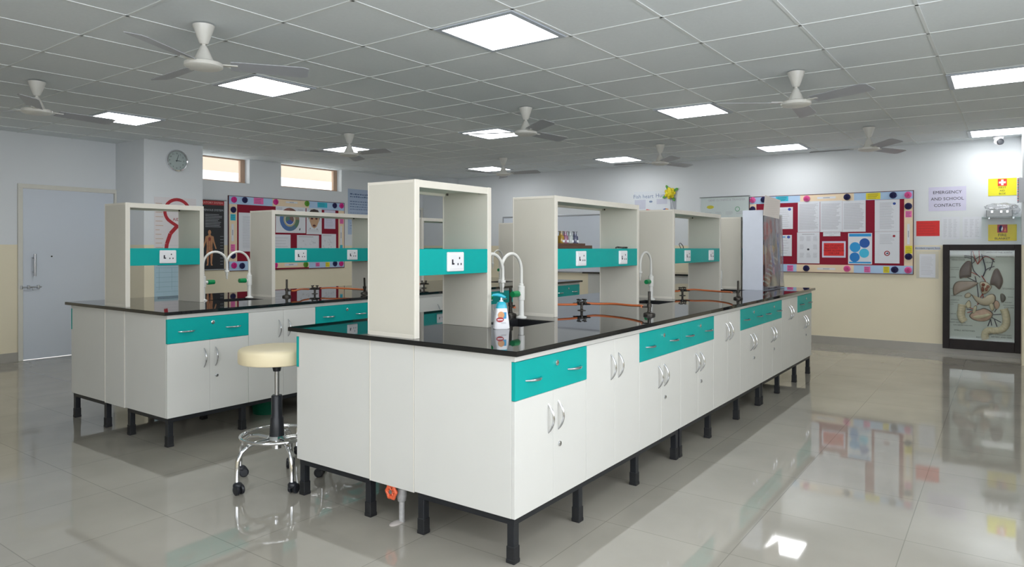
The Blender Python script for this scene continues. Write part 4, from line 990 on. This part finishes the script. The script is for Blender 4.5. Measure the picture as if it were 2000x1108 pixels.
# paper on the near face of the column at the right edge
t = thing('bordered_paper', 'white paper with red and blue dashed border at the right edge', 'paper', (7.299, -1.90, 1.975), -PI/2)
MB().box(-.13, -.0012, -.14, .13, 0, .14).build('sheet', M['paper'], t)
q1, q2 = MB(), MB()
for k in range(14):
    (q1 if k % 2 else q2).box(-.13, -.0018, -.14+.02*k, -.12, -.0008, -.14+.02*k+.011)
q1.build('red_dashes', M['red'], t); q2.build('blue_dashes', M['navy'], t)
# whiteboard, charts and table along the right wall
t = onwall('R', 'whiteboard', 'large whiteboard with aluminium frame on the far right wall', 'whiteboard', -4.655, .89)
MB().box(-1.21, -.016, .02, 1.21, 0, .98).build('board', mat('whiteboard_enamel', (.66, .71, .78), .25, noise=.03, scale=3), t)
e = MB(); e.box(-1.23, -.022, .975, 1.23, 0, 1.0, .003); e.box(-1.23, -.03, 0, 1.23, 0, .025, .003); e.box(-1.23, -.022, .025, -1.205, 0, .975, .003); e.box(1.205, -.022, .025, 1.23, 0, .975, .003); e.build('board_frame', M['alum'], t)
def chart(t, w, hh, y):
    MB().tube([(-w/2-.02, -.006, hh/2), (w/2+.02, -.006, hh/2)], .007).build('hanging_rod', M['alum'], t)
    texts('lettering', [('GENE CLONING & TRANSFER', .03, hh/2-.05, .042)], M['ink'], t, y)
    MB().disc(-w*.30, hh/2-.15, .055, .026, y-.0004, y).build('yellow_oval', mat('olive_yellow', (.60, .55, .05), .6), t)
    MB().ring(w*.27, hh/2-.19, .028, .036, y-.0004, y).build('green_ring', mat('leaf_green', (.1, .38, .18), .6), t)
    MB().disc(w*.27, hh/2-.37, .05, .03, y-.0004, y).build('red_oval', mat('chart_red', (.65, .08, .06), .6), t)
    q = MB(); random.seed(3)
    for c in range(4):
        for r in range(4): 
            x = -w*.42+c*w*.22; z = hh/2-.24-r*.12; lines(q, x, z-.03, x+w*.16, z+.02, 3, y, .004)
    q.build('printed_text', M['ink'], t)
sheet('R', 'wall_chart', 'pale gene cloning chart hanging left of the right notice board', 'chart', (-2.12, 1.45, -1.40, 2.088), None, off=.012, m=mat('pale_green_paper', (.60, .67, .66), .6), parts=chart)
def fish(t, w, hh, y):
    texts('lettering', [('Fish heart', -w*.25, hh/2-.08, .088), ('Human', w*.28, hh/2-.075, .088)], mat('blue_pen', (.20, .27, .42), .6), t, y)
    q = MB(); q.box(-.31, y-.001, hh/2-.28, -.12, y, hh/2-.13); q.box(.07, y-.001, hh/2-.21, .25, y, hh/2-.13); q.build('pasted_note', mat('lavender_note', (.58, .60, .70), .7), t)
    MB().disc(-.03, hh/2-.165, .03, .016, y-.0005, y, 12).build('blue_mark', mat('blue_pen', (.20, .27, .42), .6), t)
    MB().prism([(-.20, hh/2-.40), (-.10, hh/2-.28), (-.02, hh/2-.30), (.02, hh/2-.36), (-.06, hh/2-.42)], y-.001, y).build('red_heart', mat('coral_red', (.75, .18, .18), .6), t)
    MB().prism([(.17, hh/2-.38), (.18, hh/2-.29), (.22, hh/2-.28), (.22, hh/2-.38)], y-.001, y).build('blue_heart', mat('deep_blue_ink', (.01, .10, .42), .5), t)
    MB().prism([(.22, hh/2-.38), (.22, hh/2-.28), (.27, hh/2-.29), (.28, hh/2-.36), (.25, hh/2-.39)], y-.001, y).build('orange_heart', mat('orange_heart', (.7, .25, .05), .6), t)
    MB().box(.30, y-.003, hh/2-.30, .40, y-.002, hh/2-.12).build('side_tag', mat('grey_tag', (.42, .44, .48), .7), t)
sheet('R', 'wall_chart', 'handwritten white chart headed fish heart and human', 'chart', (-3.243, 1.62, -2.60, 2.225), None, m=mat('chart_white', (.72, .76, .80), .7), parts=fish)
t = onwall('R', 'paper_flower', 'yellow paper flower with green leaves at the corner of the fish heart chart', 'paper flower', -2.615, 2.18, off=.003)
p = MB()
for k in range(4):
    a = PI/2*k+.5; p.prism([(.05*math.cos(a-.4), .05*math.sin(a-.4)), (.13*math.cos(a-.12), .13*math.sin(a-.12)), (.15*math.cos(a), .15*math.sin(a)), (.13*math.cos(a+.15), .13*math.sin(a+.15)), (.05*math.cos(a+.4), .05*math.sin(a+.4))], -.02, -.012)
p.build('leaf', mat('flower_green', (.10, .36, .05), .6), t)
p = MB()
for ring, n, r0 in ((0, 7, .062), (1, 6, .045), (2, 5, .026)):
    for k in range(n):
        a = 2*PI*k/n+ring*.4; p.blob((r0*math.cos(a), -.03-.014*ring, r0*math.sin(a)), (.034, .014, .030), 10, rot=Matrix.Rotation(-a, 3, 'Y'))
p.blob((0, -.06, 0), (.016, .012, .016), 10); p.build('petals', mat('flower_yellow', (.80, .66, .02), .6, noise=.2, scale=30), t)
MB().tube([(0, -.012, -.05), (.05, -.01, -.25), (.045, -.008, -.52)], .004, 6).build('ribbon', M['paper'], t)
t = thing('side_table', 'cream side counter with black top against the far right wall', 'table', (7.555, 2.87, 0))
MB().box(-.32, -.97, .912, .33, .95, .937, .002).build('top', M['granite'], t); MB().box(-.27, -.93, .10, .33, .87, .912, .002).build('body', M['cream'], t)
MB().box(-.24, -.90, 0, .33, .84, .10).build('plinth', M['black'], t)
MB().box(-.03, -.12, .937, .03, -.07, 1.2, .002).build('post', M['cream'], t)
# ------------------------------------------------------------ left wall: boards, charts, clock
GL = 'paper rosettes on the left notice board'; GLN = 'sticky notes on the left notice board'; GLS = 'sheets pinned on the left notice board'
board('L', 'maroon notice board with blue and peach border on the left wall', (3.478, .98, 5.648, 2.083), [
    (3.478, 1.965, 4.22, 2.083, 'bluepaper'), (4.22, 1.965, 4.91, 2.083, 'peach'), (4.91, 1.955, 5.648, 2.083, 'bluepaper'),
    (3.478, .98, 4.22, 1.115, 'bluepaper'), (4.22, 1.0, 4.91, 1.10, 'peach'), (4.91, .985, 5.648, 1.095, 'bluepaper'),
    (3.478, 1.115, 3.61, 1.965, 'peach'), (5.525, 1.095, 5.648, 1.955, 'peach')])
for h, z, m, lab in ((3.557, 2.03, 'magenta', 'magenta rosette at the top left corner'), (4.275, 2.035, 'magenta', 'magenta rosette left on the top peach strip'), (5.588, 2.04, 'magenta', 'magenta rosette at the top right corner'),
                     (5.582, 1.044, 'magenta', 'magenta rosette at the bottom right corner'), (4.264, 1.043, 'magenta', 'magenta rosette left on the bottom peach strip'), (3.557, 1.055, 'magenta', 'magenta rosette at the bottom left corner behind the tap'),
                     (4.867, 2.04, 'greenpaper', 'green rosette on the top border'), (4.844, 1.043, 'greenpaper', 'green rosette on the bottom border'),
                     (3.736, 2.035, 'navy', 'navy rosette left of the pink note, top border'), (5.439, 2.035, 'navy', 'navy rosette right of the cyan note, top border'), (5.446, 1.046, 'navy', 'navy rosette right on the bottom border'),
                     (3.69, 1.047, 'navy', 'navy rosette left on the bottom border behind the tap'), (3.547, 1.88, 'navy', 'navy rosette below the top left corner'), (3.54, 1.201, 'navy', 'navy rosette low on the left border')):
    rosette('L', h, z, .045, M[m], lab+', left notice board', RO, GL)
for a, m, lab in (((3.889, 1.985, 4.056, 2.08), 'pink', 'wide pink note on the top border'), ((5.083, 1.99, 5.284, 2.073), 'cyan', 'wide cyan note on the top border'), ((3.501, 1.722, 3.584, 1.815), 'cyan', 'cyan note on the left border'),
                  ((3.506, 1.266, 3.575, 1.369), 'pink', 'pink note on the left border'), ((5.552, 1.731, 5.634, 1.812), 'pink', 'pink note on the right border'), ((5.557, 1.28, 5.614, 1.366), 'cyan', 'cyan note on the right border'),
                  ((5.045, 1.006, 5.125, 1.069), 'pink', 'small pink note on the bottom border'), ((5.25, .994, 5.334, 1.073), 'yellow', 'small yellow note on the bottom border')):
    note('L', a, m, lab+', left notice board', BO, GLN, 3, 'dark')
lab_strip('L', (4.461, 2.03, 4.684, 2.057), 'white paper label strip on the top peach border, left notice board', BO, 'white label strips on the boards')
lab_strip('L', (4.441, 1.03, 4.684, 1.067), 'white paper label strip on the bottom peach border, left notice board', BO, 'white label strips on the boards')
lab_strip('L', (5.562, 1.375, 5.60, 1.688), 'upright white label strip on the right border, left notice board', BO, 'white label strips on the boards', True)
lab_strip('L', (3.517, 1.417, 3.554, 1.67), 'upright white label strip on the left border, left notice board', BO, 'white label strips on the boards', True)
sheet('L', 'pinned_sheet', 'long printed white sheet at the left of the left notice board', 'paper', (3.636, 1.262, 3.96, 1.845), GLS, SO, rows=26, margin=.2)
def wheel(t, w, hh, y):
    cx, cz = -.025, .005; cols = [(.22, .10, .08), (.30, .22, .16), (.12, .22, .14), (.10, .20, .30), (.08, .18, .42), (.08, .18, .42), (.08, .18, .42), (.30, .12, .10)]
    for k in range(8):
        MB().ring(cx, cz, .115, .185, y-.0004, y, 90-45*(k+1), 90-45*k, 40).build('wheel_segment', mat('wheel_%d' % k, cols[k], .6), t)
    MB().ring(cx, cz, .09, .115, y-.0004, y).build('wheel_ring', mat('wheel_buff', (.50, .45, .28), .6), t)
    for k, c in enumerate(((.22, .12, .10), (.10, .22, .16), (.06, .12, .40))): MB().ring(cx, cz, .0, .08, y-.0004, y, 120*k-30, 120*k+90, 30).build('wheel_core', mat('core_%d' % k, c, .6), t)
    q = MB(); lines(q, -.27, .155, -.15, .19, 2, y, .006); lines(q, .13, .15, .25, .18, 1, y, .008); q.build('printed_text', M['ink'], t)
    MB().prism([(.155, -.165), (.165, -.13), (.18, -.13), (.175, -.165)], y-.0004, y).build('emblem', M['dark'], t)
sheet('L', 'wall_poster', 'white poster with a large colour wheel on the left notice board', 'poster', (4.277, 1.556, 4.842, 1.973), GLS, SO, parts=wheel)
def face(t, w, hh, y):
    sk_ = mat('poster_skin', (.58, .36, .22), .6); hr = mat('poster_hair', (.05, .035, .03), .6)
    MB().prism([(-.10, .10), (-.07, .17), (0, .19), (.07, .17), (.10, .10), (.095, .0), (.05, -.09), (0, -.12), (-.05, -.09), (-.09, 0)], y-.0004, y).build('face', sk_, t)
    MB().prism([(-.115, .02), (-.11, .13), (-.07, .185), (0, .2), (.08, .185), (.115, .12), (.11, .0), (.09, .09), (.04, .10), (0, .075), (-.04, .11), (-.085, .085)], y-.0008, y).build('hair', hr, t)
    for nm, ex, ez, er, eh in (('eye', -.045, .045, .024, .018), ('eye', .045, .045, .024, .018), ('mouth', 0, -.072, .032, .017)):
        MB().disc(ex, ez, er, eh, y-.0008, y, 12).build(nm, mat('dark_maroon_ink', (.11, .03, .03), .6), t)
    q = MB(); q.disc(-.08, -.12, .012, .012, y-.0004, y, 8).disc(.06, -.13, .012, .014, y-.0004, y, 8); lines(q, -.12, -.17, .13, -.13, 2, y, .004); lines(q, -.11, .195, .11, .205, 1, y, .005); q.build('printed_text', M['ink'], t)
sheet('L', 'wall_poster', 'white poster of a dark haired painted face on the left notice board', 'poster', (4.86, 1.539, 5.168, 1.972), GLS, SO, parts=face)
sheet('L', 'pinned_sheet', 'small printed lilac sheet right of the face poster', 'paper', (5.222, 1.638, 5.457, 1.95), GLS, SO, rows=12, m='lilac')
sheet('L', 'pinned_sheet', 'ruled white sheet below the colour wheel poster, left', 'paper', (4.20, 1.15, 4.551, 1.527), GLS, SO, rows=7)
def diag(seed):
    def pp(t, w, hh, y):
        r = random.Random(seed); q = MB()
        for k in range(9): q.ring((r.random()-.5)*w*.75, (r.random()-.5)*hh*.6, .008, .012, y-.0003, y, seg=10)
        for k in range(7):
            x, z = (r.random()-.5)*w*.7, (r.random()-.5)*hh*.6; q.box(x, y-.0003, z, x+.035, y, z+.003); q.box(x, y-.0003, z, x+.003, y, z+.03)
        lines(q, -w*.42, hh*.40, w*.3, hh*.46, 1, y, .008); q.build('diagram', M['ink'], t)
    return pp
sheet('L', 'pinned_sheet', 'white sheet of line diagrams below the face poster', 'paper', (4.674, 1.14, 5.112, 1.523), GLS, SO, parts=diag(4))
sheet('L', 'pinned_sheet', 'white sheet of small drawings at the lower right of the left notice board', 'paper', (5.165, 1.135, 5.472, 1.552), GLS, SO, parts=diag(9))
def venous(t, w, hh, y):
    MB().tube([(-w/2-.01, -.008, hh/2), (w/2+.03, -.008, hh/2)], .009).build('top_rod', M['alum'], t)
    MB().tube([(-w/2-.01, -.008, -hh/2), (w/2+.01, -.008, -hh/2)], .009).build('bottom_rod', M['alum'], t)
    MB().box(-w/2, y-.0006, hh/2-.075, w/2, y, hh/2-.015).build('red_heading', mat('heading_red', (.45, .03, .04), .6), t)
    texts('lettering', [('CIRCULATORY SYSTEM', w/2-.02, hh/2-.045, .042, 'RIGHT', .001)], mat('heading_pale', (.75, .45, .42), .6), t, y-.001)
    gt = mat('grey_white_ink', (.45, .48, .52), .6)
    texts('subheading', [('VENOUS SYSTEM', .22, hh/2-.15, .042, 'CENTER', .001)], gt, t, y)
    q = MB(); lines(q, .10, hh/2-.40, .36, hh/2-.20, 9, y, .006); lines(q, .33, -.45, .385, .0, 10, y, .004); q.build('printed_text', gt, t)
    sk_ = mat('chart_skin', (.55, .27, .13), .6, noise=.25, scale=40); c = .21
    c = .165; X = lambda dx, z: (c+dx*.72, .03+(z-.03)*.68)
    b = MB(); b.disc(c, .035, .024, .034, y-.0012, y, 16)
    half = [(.018, .0), (.03, -.03), (.085, -.05), (.10, -.14), (.135, -.26), (.15, -.31), (.13, -.32), (.105, -.25), (.07, -.15), (.06, -.27), (.07, -.42), (.05, -.62), (.07, -.665), (.03, -.665), (.022, -.60), (.005, -.34)]
    b.prism([X(dx, z) for dx, z in half]+[X(-dx, z) for dx, z in half[::-1]], y-.0008, y)
    b.build('body_figure', sk_, t)
    v = MB()
    for s in (-1, 1):
        v.box(c+s*.014-.002, y-.0014, -.38, c+s*.014+.002, y-.0008, -.05); v.box(c+s*.03-.0015, y-.0016, -.27, c+s*.03+.0015, y-.0008, -.14)
    v.disc(c, -.06, .02, .028, y-.0018, y-.0008, 12); v.build('vessels', mat('chart_vessel', (.30, .06, .05), .6), t)
sheet('L', 'wall_chart', 'black chart of the venous system with a standing figure beside the pier', 'chart', (2.62, 1.0, 3.405, 2.01), None, off=.012, m=mat('chart_black', (.018, .02, .024), .5), parts=venous)
def hand(t, w, hh, y):
    r = random.Random(2)
    for z0, n, th, x1 in ((.31, 2, .020, .24), (.18, 4, .012, .23), (-.02, 2, .006, .24), (-.20, 3, .006, .1)):
        for k in range(n):
            q = MB(); x = -w*.42
            while x < x1-.03:
                l = .02+.035*r.random(); q.box(x, y-.0003, z0-.045*k-th/2, min(x+l, x1), y, z0-.045*k+th/2*(.4+r.random())); x += l+.014
            q.build('handwritten_row', mat('blue_ink', (.10, .15, .30), .7), t)
sheet('L', 'wall_poster', 'pale blue handwritten poster right of the left notice board', 'poster', (5.75, 1.55, 6.34, 2.35), None, m=mat('pale_blue_card', (.42, .52, .68), .7), parts=hand)
# pier: ribbon poster, table poster, clock
def ribbon(t, w, hh, y):
    rm = mat('ribbon_red', (.42, .02, .03), .6, noise=.5, scale=45); q = MB()
    pts = [(.20, -.13)]+[(.02+.16*math.cos(math.radians(a)), .29+.155*math.sin(math.radians(a))) for a in range(-40, 231, 12)]+[(-.05, .15), (.03, .10), (.12, .12)]
    for kk, (a, b) in enumerate(zip(pts[1:], pts[2:])):
        d = (Vector(b)-Vector(a)).normalized(); n = Vector((-d.y, d.x))*.02; a2 = Vector(a)-d*.005; b2 = Vector(b)+d*.005
        q.prism([tuple(a2+n), tuple(a2-n), tuple(b2-n), tuple(b2+n)], y-.0008-.0003*(kk % 2), y)
    for a, b in (((.02, .11), (-.07, .01)), ((-.07, .01), (-.115, -.12)), ((-.115, -.12), (-.13, -.24)), ((.10, .12), (.20, .13))):
        d = (Vector(b)-Vector(a)).normalized(); n = Vector((-d.y, d.x))*.024; q.prism([tuple(Vector(a)+n), tuple(Vector(a)-n), tuple(Vector(b)-n), tuple(Vector(b)+n)], y-.0014-.001*b[0], y)
    q.build('red_ribbon', rm, t)
    texts('lettering', [('AIDS', .02, .19, .055, 'CENTER', .002)], mat('ribbon_letter', (.35, .03, .05), .6), t, y)
    q = MB(); r = random.Random(5)
    for k in range(11): q.box(-w*.47, y-.0003, .38-.055*k, -w*.47+.05+.05*r.random(), y, .38-.055*k+.010)
    q.build('orange_writing', mat('orange_pen', (.62, .48, .40), .7), t); q = MB(); lines(q, -.18, -.42, .24, -.12, 8, y, .004); q.build('pencil_writing', mat('pale_pencil', (.58, .58, .62), .7), t)
sheet('P', 'wall_poster', 'white handmade poster with a red ribbon loop on the pier', 'poster', (2.022, 1.02, 2.567, 1.954), None, off=.001, m='paperw', parts=ribbon)
def tab(t, w, hh, y):
    q = MB()
    for k in range(8): q.box(-w*.46, y-.0003, hh*.36-k*.06, w*.46, y, hh*.36-k*.06+.003)
    for x in (-.18, -.02, .14): q.box(x, y-.0003, -hh*.1, x+.003, y, hh*.36)
    q.build('ruled_table', mat('teal_pen', (.22, .36, .42), .7), t)
    r = random.Random(8); q = MB(); lines(q, -.2, hh*.40, .2, hh*.46, 2, y, .008); q.build('handwritten_row', mat('dark_pen', (.10, .14, .18), .7), t)
    for k in range(2):
        q = MB()
        for c in range(7): q.box(-.16+.045*c, y-.0003, -hh*.36-.05*k, -.14+.045*c, y, -hh*.36-.05*k+.035)
        q.build('handwritten_row', mat('dark_pen', (.10, .14, .18), .7), t)
sheet('P', 'wall_poster', 'blue handwritten table poster low on the pier behind the shelf', 'poster', (2.022, .55, 2.5, 1.15), None, off=.0024, m=mat('blue_poster_card', (.42, .58, .66), .7), parts=tab)
t = onwall('P', 'wall_clock', 'round chrome wall clock high on the pier', 'clock', 2.301, 2.425)
MB().lathe([(.001, 0), (.138, 0), (.142, -.02), (.136, -.036), (.120, -.038), (.116, -.022)], (0, 0, 0), 48, 'y', False).build('rim', M['chrome'], t)
MB().disc(0, 0, .119, .119, -.016, -.012, 40).build('dial', mat('clock_dial', (.62, .66, .67), .5), t)
texts('numerals', [(str(n), .092*math.sin(PI*n/6), .092*math.cos(PI*n/6), .026, 'CENTER', .0006) for n in range(1, 13)], M['dark'], t, -.0168)
def hnd(nm, a, l, w):
    a = math.radians(a); d = Vector((math.sin(a), math.cos(a))); n = Vector((d.y, -d.x))*w; o = -d*.015; e = d*l
    MB().prism([tuple(o+n), tuple(o-n), tuple(e-n*.5), tuple(e+n*.5)], -.021, -.019).build(nm, M['dark'], t)
hnd('hour_hand', 92, .058, .004); hnd('minute_hand', 16, .085, .003)
MB().disc(0, 0, .1175, .1175, -.031, -.029, 40).build('glass', M['glass'], t)
